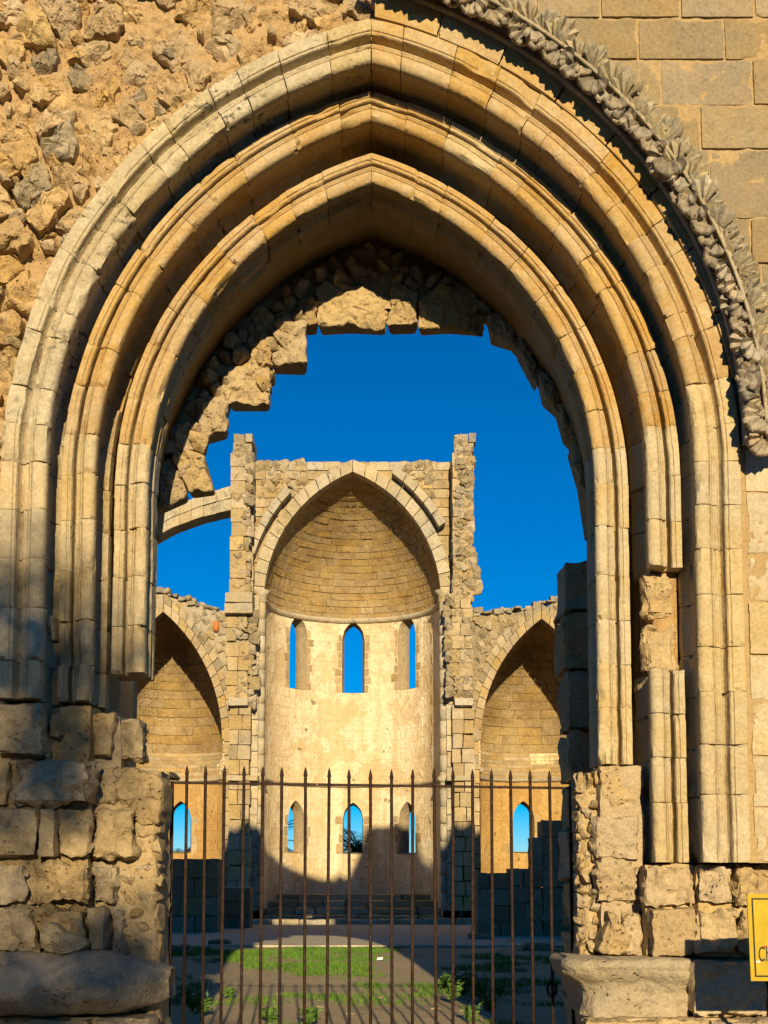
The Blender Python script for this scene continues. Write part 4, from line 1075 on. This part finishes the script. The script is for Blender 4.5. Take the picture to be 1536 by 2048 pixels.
# ---- side apses
def side_apse(nm, label, cpx, spx, side, seed):
    root = thing(nm, label, 'apse', (xat(cpx, 1400, YE), 46, 0))
    cx = xat(cpx, 1300, YE); R = abs(xat(spx, 1475, YE) - cx); zs = zat(1480, YE); rise = zat(1222 if side < 0 else 1236, YE) - zs; by = 2.6
    wz = YE + by + R
    wpx = 361 if side < 0 else 1047
    wn = [(R_(90) + (xat(wpx, 1650, wz) - cx) / R * -1 * -1, zat(1706, wz), zat(1602, wz), .86, .72)]
    c, rr, bm_ = apse(root, cx, R, by, YE, 0.2, zs, rise, .6, M['plaster_orange'], wn, 15, .78, M['conch'], [(zat(1445, wz) + .1, .09, .10), (zat(1560, wz), .09, .12)], (zat(1560, wz), zs, 7, .85, M['far']))
    arch_band(root, 'voussoir', cx, R, c, zs, R - .03, R + .24, YE - .10, YE + .5, 14, M['far'])
    arch_band(root, 'toothed_voussoir', cx, R, c, zs, R + .25, R + .42, YE - .03, YE + .5, 16, M['far_rubble'], jit=.14)
    # wall over the arch
    xa = cx - R - 3.5 if side < 0 else xat(938, 1300, YE); xb = xat(462, 1300, YE) if side < 0 else cx + R + 3.5
    pts = [(60, 1120), (220, 1150), (296, 1172), (330, 1182), (370, 1195), (410, 1205), (448, 1222), (470, 1224)] if side < 0 else [(930, 1224), (960, 1222), (1000, 1218), (1040, 1212), (1085, 1207), (1110, 1196), (1135, 1192), (1250, 1170), (1400, 1140)]
    pw = [(xat(a, b, YE), zat(b, YE)) for a, b in pts]
    def tz(x):
        if x <= pw[0][0]: return pw[0][1]
        for a, b in zip(pw, pw[1:]):
            if x <= b[0]: return a[1] + (b[1] - a[1]) * (x - a[0]) / (b[0] - a[0])
        return pw[-1][1]
    def az(x, s):
        r = s + c; d = abs(x - cx) + c; return zs + math.sqrt(max(0, r * r - d * d)) if d < r else 0.0
    xs = [xa + (xb - xa) * k / 90 for k in range(91)]
    strip_wall('spandrel_core', xs, [az(x, R + .3) for x in xs], [tz(x) - .15 + fbm(Vector((x * 2, 1, 1)), 3) * .1 for x in xs], YE + .12, YE + 1.6, M['far_rubble'], root)
    reg = lambda x, z: z < tz(x) - .2 and z > (az(x, R + .5) if az(x, R + .5) > 0 else zat(1440, YE)) and xa < x < xb
    vis0, vis1 = (xat(270, 1300, YE), xb) if side < 0 else (xa, xat(1180, 1300, YE))
    for p, P in voronoi((vis0, vis1, zat(1440, YE), zat(1150, YE)), .42, .26, reg, seed):
        poly_stone('rubble_stone', P, YE + .04 + RND.uniform(-.08, .06), .2, M['far_rubble'] if RND.random() > .25 else M['far'], root, .09, .05, .006, tilt=.35, bulge=.04, cut=.09)
    # loose stones along the broken top
    x = vis0
    while x < vis1:
        for dy in (.1, .6, 1.1):
            s = RND.uniform(.12, .26); X = x + RND.uniform(-.1, .1); Z = tz(X) - .2 + RND.uniform(-.05, .12) + (0.12 if dy > .2 else 0)
            rough_block('top_stone', (X - s, X + s * RND.uniform(.6, 1.2)), (Z, Z + s * RND.uniform(.7, 1.3)), (YE + dy - .15, YE + dy + .35), FLAT, M['far_grey'] if RND.random() < .6 else M['far_rubble'], root, .07, .05, .07, 3, .1)
        x += RND.uniform(.26, .42)
    # impost and jamb pier beside the central pier
    j0, j1 = (446, 462) if side < 0 else (944, 960)
    pier_blocks(root, j0, j1, 1455, 1822, 43.85, 44.9, .5, 1, M['far'], 'jamb_block', .01, .01)
    ib = (455, 497) if side < 0 else (908, 948)
    rough_block('impost', (xat(ib[0], 1400, 42.8), xat(ib[1], 1400, 42.8)), (zat(1412, 42.8), zat(1394, 42.8)), (42.8, 44), FLAT, M['far_pale'], root, .15, .06, .03, 2)
    return root, cx, R
la, lcx, lR = side_apse('side_apse', 'lower side apse whose arch has a clay pot set in its wall', 326, 446, -1, 61)
ra, rcx, rR = side_apse('side_apse', 'lower side apse behind the dark stepped wall with toothed arch stones', 1083, 960, 1, 62)
# clay pot
c = at(432, 1252, YE); V = []; Fc = []; POT = .75
prof = [(0.02, -.26), (.10, -.25), (.15, -.12), (.165, .02), (.15, .14), (.10, .2), (.12, .24), (.09, .23), (.07, .15)]
for r, z in prof:
    for k in range(14): a = 2 * math.pi * k / 14; V.append((c.x + POT * r * math.cos(a), YE + .04 + POT * r * math.sin(a), c.z + POT * z))
for i in range(len(prof) - 1):
    for k in range(14): Fc.append((i * 14 + k, i * 14 + (k + 1) % 14, i * 14 + 14 + (k + 1) % 14, i * 14 + 14 + k))
Fc.append(tuple(reversed(range(14))))
tag(mesh('clay_pot', V, Fc, M['pot']), 'orange clay pot set in the rubble wall over the side arch', 'pot')

# ---- flying arch fragment
fa = thing('flying_arch', 'thin leaning arch fragment of ashlar spanning from the apse wall', 'arch', (-7.5, 43.4, 0))
up = [(150, 1130), (230, 1078), (290, 1043), (345, 1012), (400, 990), (440, 977), (464, 970)]; lo = [(150, 1235), (230, 1150), (290, 1086), (345, 1055), (400, 1035), (440, 1025), (464, 1020)]
def lerp(P, x):
    for a, b in zip(P, P[1:]):
        if x <= b[0]: return a[1] + (b[1] - a[1]) * (x - a[0]) / (b[0] - a[0])
    return P[-1][1]
def fa_map(u, v, w_):
    yy = lerp(lo, u) + (lerp(up, u) - lerp(lo, u)) * v; p = at(u, yy, 43.2); return (p.x, w_, p.z)
u = 150
while u < 462:
    u1 = min(u + RND.uniform(20, 32), 464)
    for v0, v1 in ((0, .48), (.50, 1.0)):
        rough_block('arch_stone', (u + .3, u1 - .3), (v0 + .005, v1 - .005), (43.2 + RND.uniform(-.02, .02), 44.1), fa_map, M['far_pale'], fa, 6 if v0 == 0 else 6, .02, .01, 3)
    u = u1

# ---- dark blocks in the shaded nave
def block_wall(root, tops, Y, Yb, row, bw, nm, zmin=-.02):
    for (xa, xb, yt) in tops:
        X0, X1 = xat(xa, 1780, Y), xat(xb, 1780, Y); zt_ = zat(yt, Y); n = max(1, int(round((zt_ - zmin) / row)))
        for i in range(n):
            v0, v1 = zmin + (zt_ - zmin) * i / n, zmin + (zt_ - zmin) * (i + 1) / n; x = X0; off = .5 if i % 2 else 1
            while x < X1 - .05:
                x1 = min(X1, x + bw * off * RND.uniform(.8, 1.2)); off = 1
                if X1 - x1 < .2: x1 = X1
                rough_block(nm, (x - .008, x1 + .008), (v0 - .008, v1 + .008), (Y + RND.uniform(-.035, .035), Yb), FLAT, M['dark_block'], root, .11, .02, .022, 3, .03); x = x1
pl = thing('ruined_pier', 'squat shaded stump of a nave pier built of square blocks', 'pier', (xat(388, 1800, 36), 36.6, 0))
block_wall(pl, [(338, 436, 1718)], 36.0, 37.3, .5, .7, 'block')
pl2 = thing('low_wall', 'low shaded wall of blocks behind the pier stump', 'wall', (xat(450, 1800, 39), 39.4, 0))
block_wall(pl2, [(300, 340, 1795), (430, 500, 1775)], 39.0, 40.0, .45, .8, 'block')
pr_ = thing('stepped_wall', 'dark shaded wall of stacked blocks stepping up towards the jamb', 'wall', (xat(1060, 1800, 34), 34.6, 0))
block_wall(pr_, [(955, 1020, 1746), (1020, 1066, 1737), (1066, 1086, 1674), (1086, 1290, 1640)], 34.0, 35.2, .45, .75, 'block')

# ---- fallen stones in the nave
def boulder(nm, px, py, sz, mat, label, grp=None):
    Y = FPX * EYE / (py - HOR); X = xat(px, py, Y)
    o = rough_block(nm, (X - sz, X + sz), (-.03, sz * .55), (Y - sz * .7, Y + sz * .7), FLAT, mat, None, sz * .3, sz * .35, sz * .18, 2.2 / max(sz, .2), sz * .25)
    return tag(o, label, 'stone', grp)
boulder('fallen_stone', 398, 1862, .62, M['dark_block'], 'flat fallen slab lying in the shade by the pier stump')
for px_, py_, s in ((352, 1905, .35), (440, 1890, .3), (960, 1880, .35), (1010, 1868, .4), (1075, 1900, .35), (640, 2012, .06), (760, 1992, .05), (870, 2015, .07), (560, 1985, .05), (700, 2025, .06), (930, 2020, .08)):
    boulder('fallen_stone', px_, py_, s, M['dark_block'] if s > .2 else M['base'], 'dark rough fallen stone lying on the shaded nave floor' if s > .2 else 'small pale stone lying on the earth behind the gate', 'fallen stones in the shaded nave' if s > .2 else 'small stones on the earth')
p = at(760, 1920, FPX * EYE / (1920 - HOR))
Vp = [(p.x + dx, p.y + dy, .02 + dz) for dx, dy, dz in ((-.06, -.03, 0), (.05, -.04, .01), (.06, .04, .05), (-.05, .05, .04), (-.06, -.03, .01), (.05, -.04, .02), (.06, .04, .06), (-.05, .05, .05))]
tag(mesh('paper_scrap', Vp, [(0, 3, 2, 1), (4, 5, 6, 7), (0, 1, 5, 4), (1, 2, 6, 5), (2, 3, 7, 6), (3, 0, 4, 7)], M['white'], None, False), 'crumpled white paper scrap lying on the sunlit grass', 'litter')

# ---- bird on the ledge of the side apse
bp_ = at(347, 1553, YE + 2.6 + lR - .3); V = []; Fc = []
bz = zat(1560, YE + 2.6 + lR) + .05; by_ = YE + 2.6 + lR - .10; bx = xat(347, 1555, by_)
tube(V, Fc, [(bx - .2, by_, bz + .20), (bx - .14, by_, bz + .22), (bx - .05, by_, bz + .18), (bx + .06, by_, bz + .12), (bx + .15, by_, bz + .06), (bx + .26, by_, bz + .0)], [.01, .05, .075, .08, .05, .02], 10)
bird = thing('bird', 'small dark bird perched on the ledge of the side apse', 'bird', (bx, by_, bz))
mesh('body', V, Fc, M['bird'], bird)
V = []; Fc = []; tube(V, Fc, [(bx - .19, by_, bz + .205), (bx - .25, by_, bz + .19)], [.012, .002], 6); mesh('beak', V, Fc, M['iron'], bird)

# ================================================================== GROUND
V = []; Fc = []
gx = [-3000, -800, -200, -60, -20] + [-12 + .4 * k for k in range(61)] + [20, 60, 200, 800, 3000]
gy = [-3000, -800, -200, -60, -20, 0, 5, 10] + [11 + .4 * k for k in range(82)] + [46, 50, 60, 90, 200, 800, 3000]
for y in gy:
    for x in gx:
        z = fbm(Vector((x * .5, y * .5, 0)), 4) * .035 if -13 < x < 13 and 10 < y < 45 else -.005
        V.append((x, y, z))
n = len(gx)
for j in range(len(gy) - 1):
    for i in range(n - 1): a = j * n + i; Fc.append((a, a + 1, a + n + 1, a + n))
tag(mesh('ground', V, Fc, M['ground']), 'bare brown earth floor of the ruined church and yard around it', None, None, 'structure')
pv = rough_block('paving', (-8, 6), (0, .055), (29.2, 42.0), FLAT, M['pave'], None, .5, .03, .015, 1); tag(pv, 'pale worn stone paving across the nave', None, None, 'structure')

fc = mesh('forecourt', [(-60, -60, .004), (60, -60, .004), (60, 8.9, .004), (-60, 8.9, .004)], [(0, 1, 2, 3)], M['low_bounce_road'], None, False); tag(fc, 'dark asphalt forecourt added unseen before the church to cut bounced light', None, None, 'structure')  # unseen dark ground, added to reduce bounce and darken the arch soffits
# grass
V = []; Fc = []; rg = random.Random(3)
def blade(x, y, h, z0=0.0):
    a = rg.uniform(0, 6.28); dx, dy = math.cos(a) * .008, math.sin(a) * .008; bx_, by2 = rg.uniform(-.5, .5) * h, rg.uniform(-.5, .5) * h
    b = len(V); V.extend([(x - dx, y - dy, z0), (x + dx, y + dy, z0), (x + bx_, y + by2, z0 + h)]); Fc.append((b, b + 1, b + 2))
cnt = 0
while cnt < 42000:
    x, y = rg.uniform(-7, 5), rg.uniform(13.5, 29.2)
    d = fbm(Vector((x * .45, y * .45, 5)), 4); core_ = 1.0 if 20.5 < y < 27.0 and -5.5 < x < 2.5 else .12
    if d * 1.9 + core_ * .42 + rg.uniform(-.15, .15) < .42: cnt += .05; continue
    blade(x, y, rg.uniform(.03, .09) * (1.3 if core_ == 1 else 1), -.01 + fbm(Vector((x * .5, y * .5, 0)), 4) * .035); cnt += 1
tag(mesh('grass', V, Fc, M['grass']), 'short bright green grass covering the sunlit nave floor', 'grass', None, 'stuff')
# weeds
def weed(px, py, n, h, label):
    Y = FPX * EYE / (py - HOR); X = xat(px, py, Y); root = thing('weed', label, 'plant', (X, Y, 0), 'tall weeds behind the gate' if h > .28 else 'short weeds behind the gate')
    V = []; Fc = []; SV = []; SF = []
    for k in range(n):
        a = rg.uniform(0, 6.28); l = h * rg.uniform(.4, 1); ex, ey = math.cos(a) * l * .5, math.sin(a) * l * .5
        tube(SV, SF, [(X, Y, -.02), (X + ex * .5, Y + ey * .5, l * .6), (X + ex, Y + ey, l)], [.005, .004, .001], 4)
        for q in range(9):
            t = rg.uniform(.25, 1); c = Vector((X + ex * t, Y + ey * t, l * t)); d = Vector((rg.uniform(-1, 1), rg.uniform(-1, 1), rg.uniform(-.2, .8))).normalized() * rg.uniform(.04, .10); s = d.orthogonal().normalized() * .018
            b = len(V); V.extend([c, c + d * .5 + s, c + d, c + d * .5 - s]); Fc.append((b, b + 1, b + 2, b + 3))
    mesh('leaves', V, Fc, M['weed'], root); mesh('stems', SV, SF, M['weed'], root)
for px_, py_, n_, h_ in ((925, 1988, 22, .42), (960, 1995, 16, .35), (905, 2002, 16, .3), (890, 1975, 12, .2), (385, 2018, 18, .3), (405, 2030, 14, .25), (540, 2040, 18, .18), (620, 2045, 18, .2), (980, 2020, 14, .25), (1000, 1990, 8, .3), (945, 2040, 16, .2), (460, 1995, 10, .16)):
    weed(px_, py_, n_, h_, 'tall leafy weed clump growing from the bare earth behind the gate' if h_ > .28 else 'short leafy weed tuft growing from the bare earth behind the gate')

# ================================================================== TREES
def frond(V, Fc, c, az, L, rise, droop, n=14, wl=.55):
    pts = []
    for k in range(n + 1):
        t = k / n; r = L * t * (1 - .18 * t * droop); z = rise * L * t - droop * L * .55 * t * t
        pts.append(Vector((c.x + r * math.cos(az), c.y + r * math.sin(az), c.z + z)))
    tube(V, Fc, pts, [.035 * (1 - .8 * k / n) for k in range(n + 1)], 4)
    sdv = Vector((-math.sin(az), math.cos(az), 0))
    for k in range(2, n * 3):
        t = k / (n * 3); i = min(n - 1, int(t * n)); p = pts[i].lerp(pts[i + 1], t * n - i); d = (pts[i + 1] - pts[i]).normalized()
        ln = wl * math.sin(math.pi * min(1, t * .9 + .1)) ** .6 * rg.uniform(.85, 1.1)
        for s in (-1, 1):
            e = p + (sdv * s * .75 + d * .6 + Vector((0, 0, rg.uniform(-.35, .1)))).normalized() * ln; wv = d * .022
            b = len(V); V.extend([p - wv, p + wv, e]); Fc.append((b, b + 1, b + 2))
def palm(X, Y, H, L, nf, label, seed, grp=None):
    rg.seed(seed); root = thing('palm_tree', label, 'palm tree', (X, Y, 0), grp)
    V = []; Fc = []; tube(V, Fc, [(X + .1 * math.sin(k * .7), Y, H * k / 10 - (.05 if k == 0 else 0)) for k in range(11)], [.32 - .012 * k + (.02 if k % 2 else 0) for k in range(11)], 10); mesh('trunk', V, Fc, M['bark'], root)
    V = []; Fc = []
    for k in range(nf): frond(V, Fc, Vector((X + .1 * math.sin(7), Y, H)), rg.uniform(0, 6.28), L * rg.uniform(.8, 1.1), rg.uniform(-.1, 1.0), rg.uniform(.5, 1.2))
    mesh('crown', V, Fc, M['frond'], root, False)
palm(xat(716, 1690, 58), 58, zat(1705, 58), 3.0, 34, 'palm tree with feathery fronds seen through the middle lower window', 11)
palm(xat(520, 1690, 62), 62, zat(1690, 62), 3.0, 30, 'palm tree behind the apse glimpsed at the edge of a lancet window', 12)
palm(xat(345, 1730, 66), 66, zat(1740, 66), 2.6, 26, 'low palm tree glimpsed through the side apse window', 13)
# trees standing behind the viewer: only their soft shade is seen, on the eroded jamb and the earth
def tree(X, Y, H, rx, rz, zc, nleaf, label, seed):
    rg.seed(seed); root = thing('shade_tree', label, 'tree', (X, Y, 0))
    V = []; Fc = []; tube(V, Fc, [(X, Y, -.05), (X + .1, Y, H * .3), (X - .05, Y, H * .6), (X, Y, H * .9)], [.25, .2, .13, .04], 10)
    for k in range(9):
        a = rg.uniform(0, 6.28); z0 = H * rg.uniform(.4, .75); tube(V, Fc, [(X, Y, z0), (X + math.cos(a) * rx * .4, Y + math.sin(a) * rx * .4, z0 + .6), (X + math.cos(a) * rx * .8, Y + math.sin(a) * rx * .8, z0 + 1.1)], [.07, .05, .02], 6)
    mesh('trunk', V, Fc, M['bark'], root)
    V = []; Fc = []; clumps = [(rg.gauss(0, .45) * rx, rg.gauss(0, .45) * rx, rg.uniform(-1, 1) * rz) for k in range(26)]
    for k in range(nleaf):
        cl = clumps[rg.randrange(len(clumps))]; c = Vector((X + cl[0] + rg.gauss(0, .28), Y + cl[1] + rg.gauss(0, .28), zc + cl[2] + rg.gauss(0, .25)))
        d = Vector((rg.uniform(-1, 1), rg.uniform(-1, 1), rg.uniform(-1, 1))).normalized() * .10; s = d.orthogonal().normalized() * .045
        b = len(V); V.extend([c - d, c + s, c + d, c - s]); Fc.append((b, b + 1, b + 2, b + 3))
    mesh('crown', V, Fc, M['leaf'], root, False)
tree(-.45, -20, 10.4, .85, 2.2, 10.0, 2100, 'leafy shade tree standing in the yard opposite the eroded jamb', 5)

# unseen houses added behind the viewer to block low sky and shade the yard
for hx0, hx1, hh, lab in ((-34, -13, 6.6, 'unseen two storey limestone house added to shade the yard, nearest the shade tree'), (-12.8, 5.0, 7.4, 'unseen tall limestone house added to shade the yard, facing the portal'), (5.2, 30, 6.2, 'unseen long low limestone house added to shade the yard, opposite the yellow sign')):
    h = thing('shading_house', lab, 'house', ((hx0 + hx1) / 2, -29, 0), 'unseen houses added for shade')
    y1 = -26.0
    box('wall', hx0, hx1, -34, y1, -.1, hh, M['far'], h)
    rf = box('roof', hx0 - .2, hx1 + .2, -34.2, y1 + .2, hh + .002, hh + .3, M['far_pale'], h)
    dx = (hx0 + hx1) / 2; dr = box('door', dx - .6, dx + .6, y1 + .003, y1 + .06, 0, 2.3, M['bark'], h); box('handle', dx + .4, dx + .45, y1 + .063, y1 + .1, 1.0, 1.2, M['iron'], dr)
    x = hx0 + 1.5
    while x < hx1 - 2:
        for zz in (1.0, 4.0):
            if not (zz == 1.0 and abs(x + .5 - dx) < 1.8):
                wd = box('window', x, x + 1.0, y1 + .003, y1 + .05, zz, zz + 1.5, M['bark'], h); box('sill', x - .1, x + 1.1, y1 + .003, y1 + .14, zz - .1, zz - .003, M['far_pale'], wd)
        x += 2.9
